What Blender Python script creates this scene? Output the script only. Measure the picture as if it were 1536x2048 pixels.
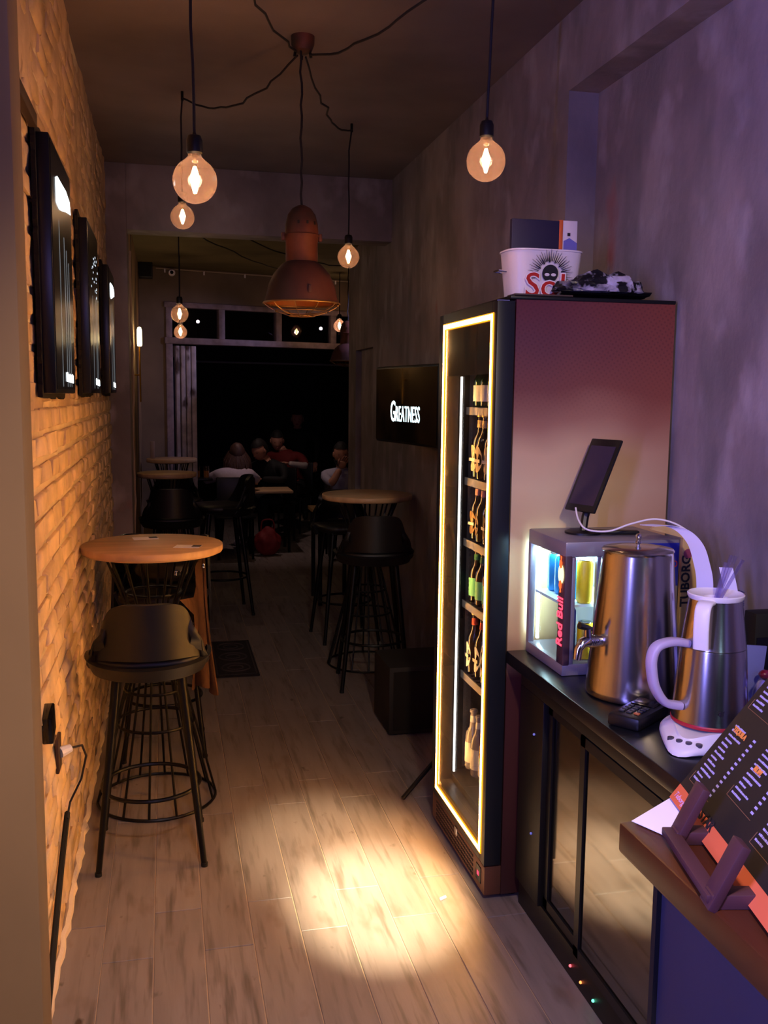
import bpy, bmesh, math, random
from math import pi, sin, cos, radians
from mathutils import Vector, Matrix
random.seed(7)
S = bpy.context.scene
C = S.collection
for o in list(bpy.data.objects): bpy.data.objects.remove(o)

# ---------------------------------------------------------------- camera, world, lights, exposure
cam_d = bpy.data.cameras.new('camera')
cam = bpy.data.objects.new('camera', cam_d); C.objects.link(cam)
cam_d.sensor_fit = 'VERTICAL'; cam_d.sensor_height = 24.0; cam_d.lens = 1900 / 2048 * 24.0
cam_d.clip_start = 0.05
R_ = ((0.97487265, 0.01671567, -0.22213485), (-0.22250197, 0.12131705, -0.96735467), (0.01077876, 0.99247305, 0.12198795))
m4 = Matrix([list(r) + [0] for r in R_] + [[0, 0, 0, 1]]); m4.translation = (0, 0, 1.65)
cam.matrix_world = m4
S.camera = cam

w = bpy.data.worlds.new('night'); S.world = w; w.use_nodes = True
w.node_tree.nodes['Background'].inputs[0].default_value = (0.12, 0.12, 0.35, 1)
w.node_tree.nodes['Background'].inputs[1].default_value = 0.004

S.view_settings.view_transform = 'Standard'; S.view_settings.look = 'None'
S.view_settings.exposure = 0.0; S.view_settings.gamma = 1.0; S.view_settings.use_curve_mapping = False

def area(name, loc, target, size, sizey, col, power, spread=180):
    d = bpy.data.lights.new(name, 'AREA'); d.shape = 'RECTANGLE'; d.size = size; d.size_y = sizey
    d.color = col; d.energy = power; d.spread = radians(spread)
    o = bpy.data.objects.new(name, d); C.objects.link(o); o.location = loc
    o.rotation_euler = (Vector(target) - Vector(loc)).to_track_quat('-Z', 'Y').to_euler()
    return o
def spot(name, loc, target, col, power, ang, blend=.6, rad=.04):
    d = bpy.data.lights.new(name, 'SPOT'); d.color = col; d.energy = power; d.spot_size = radians(ang); d.spot_blend = blend
    d.shadow_soft_size = rad
    o = bpy.data.objects.new(name, d); C.objects.link(o); o.location = loc
    o.rotation_euler = (Vector(target) - Vector(loc)).to_track_quat('-Z', 'Y').to_euler()
    return o
# violet and magenta LED tubes of the bar behind the camera
area('violet_tube_light', (-.75, .40, 1.9), (1.6, .95, 1.75), .05, 1.6, (.24, .24, 1), 40, 112)
area('magenta_tube_light', (-.75, .32, 1.9), (1.6, .9, 1.75), .03, 1.6, (1, .10, .35), .8, 112)
area('cool_tube_light', (.95, -.9, 1.9), (1.5, 3.0, 1.4), .04, 1.2, (.45, .75, 1), 3)
area('violet_fill_light', (.1, -1.1, 2.3), (.6, 5, 1.9), 1.4, .05, (.42, .28, 1), 15)  # added violet fill for ceiling and far room, not one of the tubes
# warm ceiling downlights above and behind the camera
spot('bar_downlight', (.35, .3, 2.95), (.2, 1.9, 0), (1, .76, .66), 215, 57, 1.0, .06)
spot('aisle_downlight', (.35, -.7, 2.85), (1.35, 2.79, 1.35), (1, .76, .50), 215, 37, 1.0, .08)
# narrow ceiling spot that draws the bright patch in front of the drinks cooler
spot('cooler_spot', (.40, .15, 2.95), (.655, 2.86, 0), (1, .82, .50), 5200, 10, 1.0, .02)
spot('patch_fill_far', (.40, .9, 2.95), (.56, 3.25, 0), (1, .80, .50), 1100, 13, 1.0, .02)  # added second spot, only stretches the bright floor patch away from the camera
# unseen violet light near the storefront, lights the folding doors
spot('terrace_glow', (2.1, 8.3, 2.55), (.1, 9.2, 1.5), (.62, .56, 1), 36, 60, .8, .02)
spot('people_fill_spot', (.9, 9.75, 2.75), (1.15, 10.4, .7), (1, .70, .64), 26, 80, .9, .03)  # added fill that brightens the seated people, no lamp hangs there

# ---------------------------------------------------------------- materials
def lin(c):
    if isinstance(c, str):
        c = [int(c[i:i + 2], 16) / 255 for i in (0, 2, 4)]
    return tuple(x / 12.92 if x <= .04045 else ((x + .055) / 1.055) ** 2.4 for x in c) + (1,)
MATS = {}
def M(name, col='808080', rough=.5, metal=0., noise=None, bump=None, emit=None, es=0., rnd=0., trans=0., ior=1.45, coat=0., alpha=1., stretch=(1, 1, 1), col2=None, spec=.5):
    if name in MATS: return MATS[name]
    m = bpy.data.materials.new(name); m.use_nodes = True; MATS[name] = m
    nt = m.node_tree; b = nt.nodes['Principled BSDF']
    b.inputs['Base Color'].default_value = lin(col); b.inputs['Roughness'].default_value = rough
    b.inputs['Metallic'].default_value = metal; b.inputs['IOR'].default_value = ior
    b.inputs['Transmission Weight'].default_value = trans; b.inputs['Coat Weight'].default_value = coat
    b.inputs['Alpha'].default_value = alpha; b.inputs['Specular IOR Level'].default_value = spec
    if emit: b.inputs['Emission Color'].default_value = lin(emit) if isinstance(emit, str) else tuple(emit) + (1,); b.inputs['Emission Strength'].default_value = es
    if noise or bump or rnd:
        tc = nt.nodes.new('ShaderNodeTexCoord'); mp = nt.nodes.new('ShaderNodeMapping')
        mp.inputs['Scale'].default_value = stretch
        nt.links.new(tc.outputs['Object'], mp.inputs['Vector'])
        oi = nt.nodes.new('ShaderNodeObjectInfo')
        if rnd:
            va = nt.nodes.new('ShaderNodeVectorMath'); va.operation = 'ADD'
            sc = nt.nodes.new('ShaderNodeVectorMath'); sc.operation = 'SCALE'; sc.inputs[0].default_value = (13, 17, 7)
            nt.links.new(oi.outputs['Random'], sc.inputs['Scale']); nt.links.new(mp.outputs[0], va.inputs[0]); nt.links.new(sc.outputs[0], va.inputs[1])
            vec = va.outputs[0]
        else: vec = mp.outputs[0]
        c_out = None
        if noise:
            n = nt.nodes.new('ShaderNodeTexNoise'); n.inputs['Scale'].default_value = noise[0]; n.inputs['Detail'].default_value = 5
            nt.links.new(vec, n.inputs['Vector'])
            r = nt.nodes.new('ShaderNodeValToRGB'); r.color_ramp.elements[0].position = .32; r.color_ramp.elements[1].position = .7
            a = lin(col); d = noise[1]
            r.color_ramp.elements[0].color = lin(col2) if col2 else tuple(x * (1 - d) for x in a[:3]) + (1,)
            r.color_ramp.elements[1].color = a if col2 else tuple(min(1, x * (1 + d * .6)) for x in a[:3]) + (1,)
            nt.links.new(n.outputs[0], r.inputs[0]); c_out = r.outputs[0]
        if rnd:
            hs = nt.nodes.new('ShaderNodeHueSaturation'); mr = nt.nodes.new('ShaderNodeMapRange')
            mr.inputs[3].default_value = 1 - rnd; mr.inputs[4].default_value = 1 + rnd
            nt.links.new(oi.outputs['Random'], mr.inputs[0]); nt.links.new(mr.outputs[0], hs.inputs['Value'])
            if c_out: nt.links.new(c_out, hs.inputs['Color'])
            else: hs.inputs['Color'].default_value = lin(col)
            c_out = hs.outputs[0]
        if c_out: nt.links.new(c_out, b.inputs['Base Color'])
        if bump:
            n2 = nt.nodes.new('ShaderNodeTexNoise'); n2.inputs['Scale'].default_value = bump[0]; n2.inputs['Detail'].default_value = 6
            nt.links.new(vec, n2.inputs['Vector'])
            bp = nt.nodes.new('ShaderNodeBump'); bp.inputs['Strength'].default_value = bump[1]; bp.inputs['Distance'].default_value = bump[2] if len(bump) > 2 else .01
            nt.links.new(n2.outputs[0], bp.inputs['Height']); nt.links.new(bp.outputs[0], b.inputs['Normal'])
    return m
def overlay(m, col, scale, stretch, lo, hi, seedv=0):
    """second noise layer: patches of another colour (stains, rust, paint wear)"""
    nt = m.node_tree; b = nt.nodes['Principled BSDF']
    src = b.inputs['Base Color'].links[0].from_socket if b.inputs['Base Color'].links else None
    tc = nt.nodes.new('ShaderNodeNewGeometry'); mp = nt.nodes.new('ShaderNodeMapping'); mp.inputs['Scale'].default_value = stretch
    mp.inputs['Location'].default_value = (seedv, seedv * 2, seedv * 3)
    nt.links.new(tc.outputs['Position'], mp.inputs[0])
    n = nt.nodes.new('ShaderNodeTexNoise'); n.inputs['Scale'].default_value = scale; n.inputs['Detail'].default_value = 3
    nt.links.new(mp.outputs[0], n.inputs['Vector'])
    r = nt.nodes.new('ShaderNodeMapRange'); r.inputs[1].default_value = lo; r.inputs[2].default_value = hi
    nt.links.new(n.outputs[0], r.inputs[0])
    mx = nt.nodes.new('ShaderNodeMix'); mx.data_type = 'RGBA'
    nt.links.new(r.outputs[0], mx.inputs[0])
    if src: nt.links.new(src, mx.inputs[6])
    else: mx.inputs[6].default_value = b.inputs['Base Color'].default_value
    mx.inputs[7].default_value = lin(col); nt.links.new(mx.outputs[2], b.inputs['Base Color'])
    return m
def emis(name, rgb, s):
    m = bpy.data.materials.new(name); m.use_nodes = True; nt = m.node_tree; nt.nodes.clear()
    e = nt.nodes.new('ShaderNodeEmission'); e.inputs[0].default_value = tuple(rgb) + (1,); e.inputs[1].default_value = s
    o = nt.nodes.new('ShaderNodeOutputMaterial'); nt.links.new(e.outputs[0], o.inputs[0]); return m
def pane(name, tint=(1, 1, 1), refl=.04, rough=0., haze=0., hazecol=(1, 1, 1)):
    """thin pane: transparent, with fresnel reflection and a little haze"""
    m = bpy.data.materials.new(name); m.use_nodes = True; nt = m.node_tree; nt.nodes.clear()
    t = nt.nodes.new('ShaderNodeBsdfTransparent'); t.inputs[0].default_value = tuple(tint) + (1,)
    g = nt.nodes.new('ShaderNodeBsdfGlossy'); g.inputs['Roughness'].default_value = rough
    f = nt.nodes.new('ShaderNodeLayerWeight'); f.inputs['Blend'].default_value = .5
    pw = nt.nodes.new('ShaderNodeMath'); pw.operation = 'POWER'; pw.inputs[1].default_value = 5; nt.links.new(f.outputs['Facing'], pw.inputs[0])
    ad = nt.nodes.new('ShaderNodeMath'); ad.operation = 'MULTIPLY_ADD'; ad.inputs[1].default_value = 1 - refl; ad.inputs[2].default_value = refl; ad.use_clamp = True
    nt.links.new(pw.outputs[0], ad.inputs[0])
    mx = nt.nodes.new('ShaderNodeMixShader'); nt.links.new(ad.outputs[0], mx.inputs[0]); nt.links.new(t.outputs[0], mx.inputs[1]); nt.links.new(g.outputs[0], mx.inputs[2])
    last = mx
    if haze:
        d = nt.nodes.new('ShaderNodeBsdfTranslucent'); d.inputs[0].default_value = tuple(hazecol) + (1,)
        m2 = nt.nodes.new('ShaderNodeMixShader'); m2.inputs[0].default_value = haze
        nt.links.new(mx.outputs[0], m2.inputs[1]); nt.links.new(d.outputs[0], m2.inputs[2]); last = m2
    o = nt.nodes.new('ShaderNodeOutputMaterial'); nt.links.new(last.outputs[0], o.inputs[0]); return m

# ---------------------------------------------------------------- mesh helpers
class MB:
    def __init__(s): s.bm = bmesh.new(); s.mats = []; s.boxy = False
    def _mi(s, faces, mat):
        if mat is None: return
        if mat not in s.mats: s.mats.append(mat)
        for f in faces: f.material_index = s.mats.index(mat)
    def box(s, c, sz, bev=0, rot=None, mat=None, seg=2):
        mtx = Matrix.Translation(c) @ (rot.to_4x4() if rot else Matrix()) @ Matrix.Diagonal((sz[0], sz[1], sz[2], 1))
        n0 = set(s.bm.faces)
        vs = bmesh.ops.create_cube(s.bm, size=1, matrix=mtx)['verts']
        if bev:
            s.boxy = True
            es = list({e for v in vs for e in v.link_edges})
            bmesh.ops.bevel(s.bm, geom=es, offset=bev, segments=seg, affect='EDGES', profile=.5)
        if mat: s._mi([f for f in s.bm.faces if f not in n0], mat)
        return s
    def b2(s, a, b, bev=0, mat=None):
        return s.box([(a[i] + b[i]) / 2 for i in range(3)], [abs(b[i] - a[i]) for i in range(3)], bev, mat=mat)
    def tube(s, pts, r, seg=8, caps=True, flat=None):
        pts = [Vector(p) for p in pts]; rs = r if isinstance(r, (list, tuple)) else [r] * len(pts)
        rings = []; up = None
        for i, p in enumerate(pts):
            d = (pts[min(i + 1, len(pts) - 1)] - pts[max(i - 1, 0)]).normalized()
            if up is None: up = d.orthogonal().normalized()
            up = (up - d * up.dot(d))
            up = up.normalized() if up.length > 1e-5 else d.orthogonal().normalized()
            sd = d.cross(up)
            rings.append([s.bm.verts.new(p + (up * cos(2 * pi * k / seg) + sd * sin(2 * pi * k / seg)) * rs[i]) for k in range(seg)])
        for a, b in zip(rings, rings[1:]):
            for k in range(seg): s.bm.faces.new((a[k], a[(k + 1) % seg], b[(k + 1) % seg], b[k]))
        if caps:
            s.bm.faces.new(rings[0][::-1]); s.bm.faces.new(rings[-1])
        return s
    def ring(s, c, R, r, seg=32, rs=6, sx=1, sy=1):
        vs = []
        for i in range(seg):
            a = 2 * pi * i / seg
            vs.append([s.bm.verts.new((c[0] + (R + r * cos(2 * pi * k / rs)) * cos(a) * sx, c[1] + (R + r * cos(2 * pi * k / rs)) * sin(a) * sy, c[2] + r * sin(2 * pi * k / rs))) for k in range(rs)])
        for i in range(seg):
            for k in range(rs): s.bm.faces.new((vs[i][k], vs[(i + 1) % seg][k], vs[(i + 1) % seg][(k + 1) % rs], vs[i][(k + 1) % rs]))
        return s
    def lathe(s, prof, c=(0, 0, 0), seg=32, sx=1, sy=1, cap=True, mat=None, a0=0):
        n0 = set(s.bm.faces); rings = []
        for r, z in prof:
            if r < 1e-6: rings.append([s.bm.verts.new((c[0], c[1], c[2] + z))])
            else: rings.append([s.bm.verts.new((c[0] + r * cos(a0 + 2 * pi * k / seg) * sx, c[1] + r * sin(a0 + 2 * pi * k / seg) * sy, c[2] + z)) for k in range(seg)])
        for a, b in zip(rings, rings[1:]):
            if len(a) == 1 and len(b) == 1: continue
            for k in range(seg):
                k2 = (k + 1) % seg
                if len(a) == 1: s.bm.faces.new((a[0], b[k2], b[k]))
                elif len(b) == 1: s.bm.faces.new((a[k], a[k2], b[0]))
                else: s.bm.faces.new((a[k], a[k2], b[k2], b[k]))
        if cap:
            if len(rings[0]) > 1: s.bm.faces.new(rings[0][::-1])
            if len(rings[-1]) > 1: s.bm.faces.new(rings[-1])
        if mat: s._mi([f for f in s.bm.faces if f not in n0], mat)
        return s
    def sph(s, c, r, seg=16, rings=10, sc=(1, 1, 1), rot=None):
        mtx = Matrix.Translation(c) @ (rot.to_4x4() if rot else Matrix()) @ Matrix.Diagonal((r * sc[0], r * sc[1], r * sc[2], 1))
        bmesh.ops.create_uvsphere(s.bm, u_segments=seg, v_segments=rings, radius=1, matrix=mtx); return s
    def poly(s, pts, th=None):
        """flat polygon; th = extrusion vector"""
        vs = [s.bm.verts.new(p) for p in pts]; f = s.bm.faces.new(vs)
        if th is not None:
            r = bmesh.ops.extrude_face_region(s.bm, geom=[f])
            bmesh.ops.translate(s.bm, verts=[v for v in r['geom'] if isinstance(v, bmesh.types.BMVert)], vec=th)
        return s
    def grid(s, fn, nu, nv, closeu=False):
        g = [[s.bm.verts.new(fn(i / (nu if closeu else nu - 1), j / (nv - 1))) for j in range(nv)] for i in range(nu)]
        for i in range(nu if closeu else nu - 1):
            for j in range(nv - 1):
                i2 = (i + 1) % nu
                s.bm.faces.new((g[i][j], g[i2][j], g[i2][j + 1], g[i][j + 1]))
        return s
    def solid(s, th):
        bmesh.ops.recalc_face_normals(s.bm, faces=s.bm.faces)
        bmesh.ops.solidify(s.bm, geom=list(s.bm.faces), thickness=th); return s
    def xf(s, mtx): bmesh.ops.transform(s.bm, matrix=mtx, verts=s.bm.verts); return s
    def build(s, name, mat=None, parent=None, loc=None, smooth=True, ang=35, recalc=True):
        if recalc: bmesh.ops.recalc_face_normals(s.bm, faces=s.bm.faces)
        me = bpy.data.meshes.new(name); s.bm.to_mesh(me); s.bm.free()
        if smooth:
            for p in me.polygons: p.use_smooth = True
            if s.boxy:      # the broad faces of bevelled boxes stay flat, only the bevels are smooth
                ar = [p.area for p in me.polygons]; lim = max(ar) * .02
                for p, a in zip(me.polygons, ar):
                    if a > lim and len(p.vertices) >= 4 and max(abs(p.normal.x), abs(p.normal.y), abs(p.normal.z)) > .999: p.use_smooth = False
            me.set_sharp_from_angle(angle=radians(ang))
        for mm in (s.mats or [mat]): me.materials.append(mm)
        o = bpy.data.objects.new(name, me); C.objects.link(o)
        if parent is not None: o.parent = parent
        if loc is not None: o.location = loc
        return o
def thing(name, label, cat, loc=(0, 0, 0), rz=0, group=None):
    o = bpy.data.objects.new(name, None); C.objects.link(o); o.empty_display_size = .1
    o.location = loc; o.rotation_euler = (0, 0, rz); o['label'] = label; o['category'] = cat
    if group: o['group'] = group
    return o
def tag(o, label, cat, group=None):
    o['label'] = label; o['category'] = cat
    if group: o['group'] = group
    return o
def struct(o): o['kind'] = 'structure'; return o
def shift(o, base):
    """world-built mesh child -> local of a parent that stands at base (no rotation)"""
    o.data.transform(Matrix.Translation(-Vector(base))); return o
def dup(root, loc, rz=None, label=None, group=None, scale=None):
    r = root.copy(); C.objects.link(r); r.location = loc
    if rz is not None: r.rotation_euler = (0, 0, rz)
    if scale: r.scale = (scale,) * 3 if not isinstance(scale, tuple) else scale
    if label: r['label'] = label
    if group: r['group'] = group
    for ch in list(root.children):
        c = ch.copy(); C.objects.link(c); c.parent = r
        for g in list(ch.children):
            d = g.copy(); C.objects.link(d); d.parent = c
    return r
def text(body, size, mat, name, parent=None, mtx=None, depth=.0006, offset=0, sx=1, align='LEFT', space=1, shear=0):
    cu = bpy.data.curves.new(name, 'FONT'); cu.body = body; cu.size = size; cu.extrude = depth; cu.offset = offset
    cu.align_x = align; cu.space_character = space; cu.shear = shear; cu.resolution_u = 3
    t = bpy.data.objects.new(name, cu); C.objects.link(t)
    dg = bpy.context.evaluated_depsgraph_get()
    me = bpy.data.meshes.new_from_object(t.evaluated_get(dg)); bpy.data.objects.remove(t); bpy.data.curves.remove(cu)
    me.transform(Matrix.Diagonal((sx, 1, 1, 1)))
    if mtx is not None: me.transform(mtx)
    me.materials.clear(); me.materials.append(mat)
    o = bpy.data.objects.new(name, me); C.objects.link(o)
    if parent is not None: o.parent = parent
    return o
def basis(o, x, y, z=None):
    x = Vector(x).normalized(); y = Vector(y); y = (y - x * x.dot(y)).normalized(); z = x.cross(y)
    return Matrix(((x[0], y[0], z[0], o[0]), (x[1], y[1], z[1], o[1]), (x[2], y[2], z[2], o[2]), (0, 0, 0, 1)))

XL, XR, XN, ZC = -.335, 1.48, 1.60, 3.06
# ---------------------------------------------------------------- common materials
brick_m = M('painted_brick', 'e0c29a', .85, noise=(9, .22), bump=(28, .5, .012), rnd=.10)
overlay(brick_m, '5b4634', 7, (1, 1, 1), .66, .78)
mortar_m = M('painted_mortar', 'd8c4a0', .9, noise=(6, .2), bump=(22, .6, .015))
upper_m = M('rough_plaster', 'c3a686', .9, noise=(3.2, .32), bump=(9, .8, .02), stretch=(1, 1.2, .8))
overlay(upper_m, '5d4536', 16, (1, 1.6, .8), .69, .8)
concrete = M('dark_stucco', '8b7f82', .78, noise=(2.6, .38), bump=(9, .5, .012), stretch=(1, 1.2, .8))
overlay(concrete, '9d9398', 5.5, (1, 1.1, .7), .54, .72, 7.7)
overlay(concrete, '9b4f46', 2.3, (1, 1.4, .8), .70, .80)
overlay(concrete, '6a6466', 3.1, (1, 1.5, .5), .55, .75, 3.3)
ceil_m = M('ceiling_paint', '7a6c6e', .9, noise=(1.3, .3), bump=(5, .2, .01))
pillar_m = M('pillar_stucco', '96794e', .8, noise=(2.4, .18), bump=(10, .2, .006), stretch=(1, 1, .6))
overlay(pillar_m, '9c5636', 4, (1, 1, .6), .68, .8)
plank_m = M('wood_plank', '857a76', .42, noise=(5, .13), bump=(30, .12, .003), rnd=.08, stretch=(5, .55, 1))
overlay(plank_m, '6a5a50', 5, (2.2, .9, 1), .60, .8)
overlay(plank_m, '645a54', 3.2, (13, 1.1, 1), .53, .72, 9)
overlay(plank_m, '4a3c34', 9, (1.6, .9, 1), .69, .76, 4)
grout_m = M('pale_grout', 'c4a88c', .8)
blackmetal = M('black_metal', '141416', .38, metal=.6)
blackplastic = M('black_plastic', '0e0e10', .4)
blackgloss = M('black_gloss', '08080a', .12)
darkfab = M('dark_leatherette', '0d0c11', .45, bump=(90, .12, .002))
tabletop_m = M('light_wood_top', 'c4a078', .4, noise=(4, .16), stretch=(.8, 9, 1))
steel = M('brushed_steel', 'c9c4bf', .20, metal=1, noise=(120, .05), stretch=(1, 1, .02))
chrome = M('chrome', 'd8d8dd', .12, metal=1)
white_p = M('white_plastic', 'eee8ea', .35)
cord_m = M('black_cord', '17131a', .7)
paper_m = M('white_paper', 'e9e4ec', .7)
rub = M('rubber', '0c0c0c', .7)

# ---------------------------------------------------------------- floor
fl = struct(MB().b2((-1.6, -1.2, -.05), (3.6, 13.5, -.004)).build('floor', grout_m, smooth=False))
fl2 = fl
joints = {2: 2.696, 3: 2.942, 4: 2.704, 5: 2.95, 6: 2.745, 7: 2.966, 8: 2.76, 9: 2.989, 1: 2.9, 0: 2.55, 10: 2.7, 11: 2.95, 12: 2.72}
PW, PL = .1476, .93
pl_meshes = []
for v in range(4):
    o = MB().box((0, 0, -.004), (PW - .0032, PL - .003, .009), .0012, seg=1).build('plank', plank_m, smooth=False)
    pl_meshes.append(o.data); bpy.data.objects.remove(o)
def plank(x0, x1, y0, y1, me=None):
    x0 = max(x0, -.335)
    if x1 - x0 < .03: return
    o = bpy.data.objects.new('plank', me or pl_meshes[random.randrange(4)]); C.objects.link(o); o.parent = fl
    o.location = ((x0 + x1) / 2, (y0 + y1) / 2, random.uniform(-.0006, .0004)); o.rotation_euler = (0, 0, 0)
    o.scale = ((x1 - x0 - .0032) / (PW - .0032), (y1 - y0 - .003) / (PL - .003), 1)
np_ = 0
for k in range(0, 14):
    x0 = .086 + PW * (k - 4); x1 = x0 + PW
    if k == 0: x1 = .086 + PW * (-3)
    if x0 > 1.6: continue
    j = joints.get(k, 2.8) if k < 13 else 2.9
    y = j - PL * 4
    while y < 12.9:
        if y + PL > -.6:
            plank(x0, x1, y, y + PL); np_ += 1
        y += PL
for k in range(14, 24):   # planks of the wider room by the storefront and terrace
    x0 = .086 + PW * (k - 4); y = 7.6 + .31 * (k % 3)
    while y < 12:
        plank(x0, x0 + PW, y, y + PL); y += PL

# ---------------------------------------------------------------- left wall with painted bricks
wl = struct(MB().b2((XL - .25, 1.2, 0), (XL - .013, 6.3, ZC)).build('wall_left', mortar_m, smooth=False))
RH, BL = .0767, .25
def brick_bm(mb, c, sz, jit):
    before = set(mb.bm.verts)
    mb.box(c, sz, .006, seg=1)
    for v in mb.bm.verts:
        if v not in before: v.co += Vector((random.uniform(-jit, jit), random.uniform(-jit, jit) * 1.1, random.uniform(-jit, jit) * .9))
bvar = []
for v in range(14):
    mb = MB(); brick_bm(mb, (-.012, 0, 0), (.024 + random.uniform(-.004, .007), BL - random.uniform(.014, .030), RH - random.uniform(.012, .024)), .0042)
    o = mb.build('brick', brick_m, ang=60); bvar.append(o.data); bpy.data.objects.remove(o)
cnt = 0; rest = MB(); upper = MB()
for r in range(int(ZC / RH)):
    z = (r + .5) * RH; off = (r % 2) * BL / 2 + random.uniform(-.02, .02)
    y = 2.15 + off
    while y < 6.22:
        if z < 1.62 and cnt < 300 and y < 5.85:
            o = bpy.data.objects.new('brick', bvar[random.randrange(14)]); C.objects.link(o); o.parent = wl
            o.location = (XL + random.uniform(-.003, .001), y, z); o.rotation_euler = (random.uniform(-.012, .012), 0, random.uniform(-.01, .01))
            cnt += 1
        elif z < 1.6:
            brick_bm(rest, (XL - .012, min(y, 6.17), z), (.026, BL - .02, RH - .017), .003)
        else:
            d = random.uniform(.010, .020)
            brick_bm(upper, (XL - .013, min(y, 6.17), z), (d, BL - .022, RH - .02), .0035)
        y += BL
for y in (1.95, 1.7, 1.45):
    for r in range(int(ZC / RH)): brick_bm(rest, (XL - .012, y, (r + .5) * RH), (.026, BL - .02, RH - .017), .003)
o = rest.build('distant_brick', brick_m, wl, ang=60); o['kind'] = 'stuff'
o = upper.build('plastered_brick', upper_m, wl, ang=60); o['kind'] = 'stuff'
# lumpy mortar / plaster skin on the upper wall
def skinfn(u, v):
    y = 1.3 + u * 5.0; z = 1.6 + v * 1.46
    return (XL - .010 + .007 * sin(y * 7 + z * 3) * sin(z * 9 - y) + random.uniform(-.004, .004), y, z)
MB().grid(skinfn, 90, 40).build('plaster_skin', upper_m, wl, ang=80)
# mortar crumbs at the foot of the wall
mb = MB()
y = 1.4
pts = []
while y < 6.2:
    pts.append((XL + .004 + random.uniform(-.004, .006), y, .004)); y += .05
mb.tube(pts, [random.uniform(.010, .018) for _ in pts], 6)
struct(mb.build('baseboard_left', M('mortar_fillet', 'e6d2b4', .9, bump=(30, .5, .01))))

# near pillar at the left edge of the view
pl = struct(MB().b2((-1.6, 1.5, -.2), (-.208, 1.6, ZC + .2), .003).build('trim_1', pillar_m))

# column, portal beam and far left wall
struct(MB().b2((XL - .3, 6.3, 0), (-.22, 6.62, ZC), .004).build('trim_2', concrete))
struct(MB().b2((-.22, 6.302, 2.66), (1.9, 6.5, ZC - .001), .003).build('trim_3', concrete))
wfl = struct(MB().b2((-.42, 6.62, 0), (-.222, 9.22, 2.95)).build('wall_far_left', M('ochre_stucco', '9a7c5c', .85, noise=(2, .35), bump=(8, .4, .012)), smooth=False))
overlay(MATS['ochre_stucco'], '4a3a34', 3, (1, 1, .5), .5, .62)
# flaking plaster edge where the column meets the far wall
mb = MB(); mb.tube([(-.216 + random.uniform(-.006, .008), 6.63, .1 + k * .075) for k in range(34)], [random.uniform(.004, .014) for _ in range(34)], 5)
mb.build('plaster_edge', M('pale_plaster', 'a8927c', .9, bump=(20, .5, .01)), wfl)

# right wall with the bar niche; protruding part XR from 3.45 on, niche back XN
wr = MB()
wr.b2((XR, 3.449, 0), (XR + .3, 6.86, ZC)); wr.b2((XR, 6.86, 2.0), (XR + .3, 7.5, ZC)); wr.b2((XR, 7.5, 0), (XR + .3, 7.7, ZC))
wr.b2((XR + .045, 6.86, 0), (XR + .3, 7.5, 2.0))
struct(wr.build('wall_right', concrete, smooth=False))
struct(MB().b2((XN, -1.2, 0), (XN + .2, 3.449, ZC)).build('wall_right_niche', concrete, smooth=False))
struct(MB().b2((XR, -1.2, 2.78), (XN, 3.449, ZC)).build('trim_4', concrete, smooth=False))

# ceilings
struct(MB().b2((-1.8, -1.2, ZC), (1.9, 6.5, ZC + .1)).build('ceiling', ceil_m, smooth=False))
struct(MB().b2((-.42, 6.5, 2.80), (4, 9.9, 2.9)).build('ceiling_far', M('olive_ceiling', '6f6446', .9, noise=(2, .3)), smooth=False))
# walls of the bar room around the camera
struct(MB().b2((-1.8, -1.4, 0), (1.8, -1.2, ZC)).build('wall_back', M('back_wall_paint', '4a4248', .85, noise=(2, .2)), smooth=False))
struct(MB().b2((-1.8, -1.4, 0), (-1.6, 1.5, ZC)).build('wall_near_left', pillar_m, smooth=False))
# wide part of the room beyond the right wall
struct(MB().b2((XR, 7.7, 0), (3.6, 7.8, 2.8)).build('wall_turn', concrete, smooth=False))
struct(MB().b2((3.5, 7.8, 0), (3.6, 10.4, 2.8)).build('wall_far_right', concrete, smooth=False))

# ---------------------------------------------------------------- storefront
TH = math.atan(.55 / 2.1)
def SF(x, y, z):   # storefront local -> world : origin at left jamb
    return (.016 + x * cos(TH) - y * sin(TH), 9.2 + x * sin(TH) + y * cos(TH), z)
def sfbox(mb, a, b, bev=0):
    rot = Matrix.Rotation(TH, 3, 'Z'); c = [(a[i] + b[i]) / 2 for i in range(3)]
    mb.box(SF(*c), [abs(b[i] - a[i]) for i in range(3)], bev, rot)
frame_m = M('worn_white_frame', '8f7d84', .55, noise=(14, .3), bump=(40, .2, .003))
struct_m = M('front_wall', '7b6a5a', .85, noise=(2, .3), bump=(8, .3, .01))
mb = MB(); sfbox(mb, (-.3, 0, 0), (-.0, .2, 2.82)); sfbox(mb, (0, 0, 2.47), (3.6, .2, 2.82)); sfbox(mb, (2.45, 0, 0), (3.6, .2, 2.82))
struct(mb.build('wall_front', struct_m, smooth=False))
win = struct(thing('window_1', 'x', 'x'))
for k in ('label', 'category'): del win[k]
def wbar(name, a, b):
    mb = MB(); sfbox(mb, a, b, .006); return mb.build(name, frame_m, win)
wbar('window_head', (-.02, -.02, 2.44), (2.5, .08, 2.49))
wbar('window_sill', (-.02, -.03, 2.105), (2.5, .09, 2.165))
for x in (0, .51, 1.09, 1.68, 2.24): wbar('mullion', (x - .005, -.015, 2.16), (x + .055, .07, 2.445))
nightglass = pane('night_glass', (.75, .75, .85), .03)
for x0, x1 in ((.05, .505), (.565, 1.085), (1.145, 1.675), (1.735, 2.235)):
    mb = MB(); sfbox(mb, (x0, .03, 2.165), (x1, .036, 2.44)); mb.build('pane', nightglass, win, smooth=False)
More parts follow.
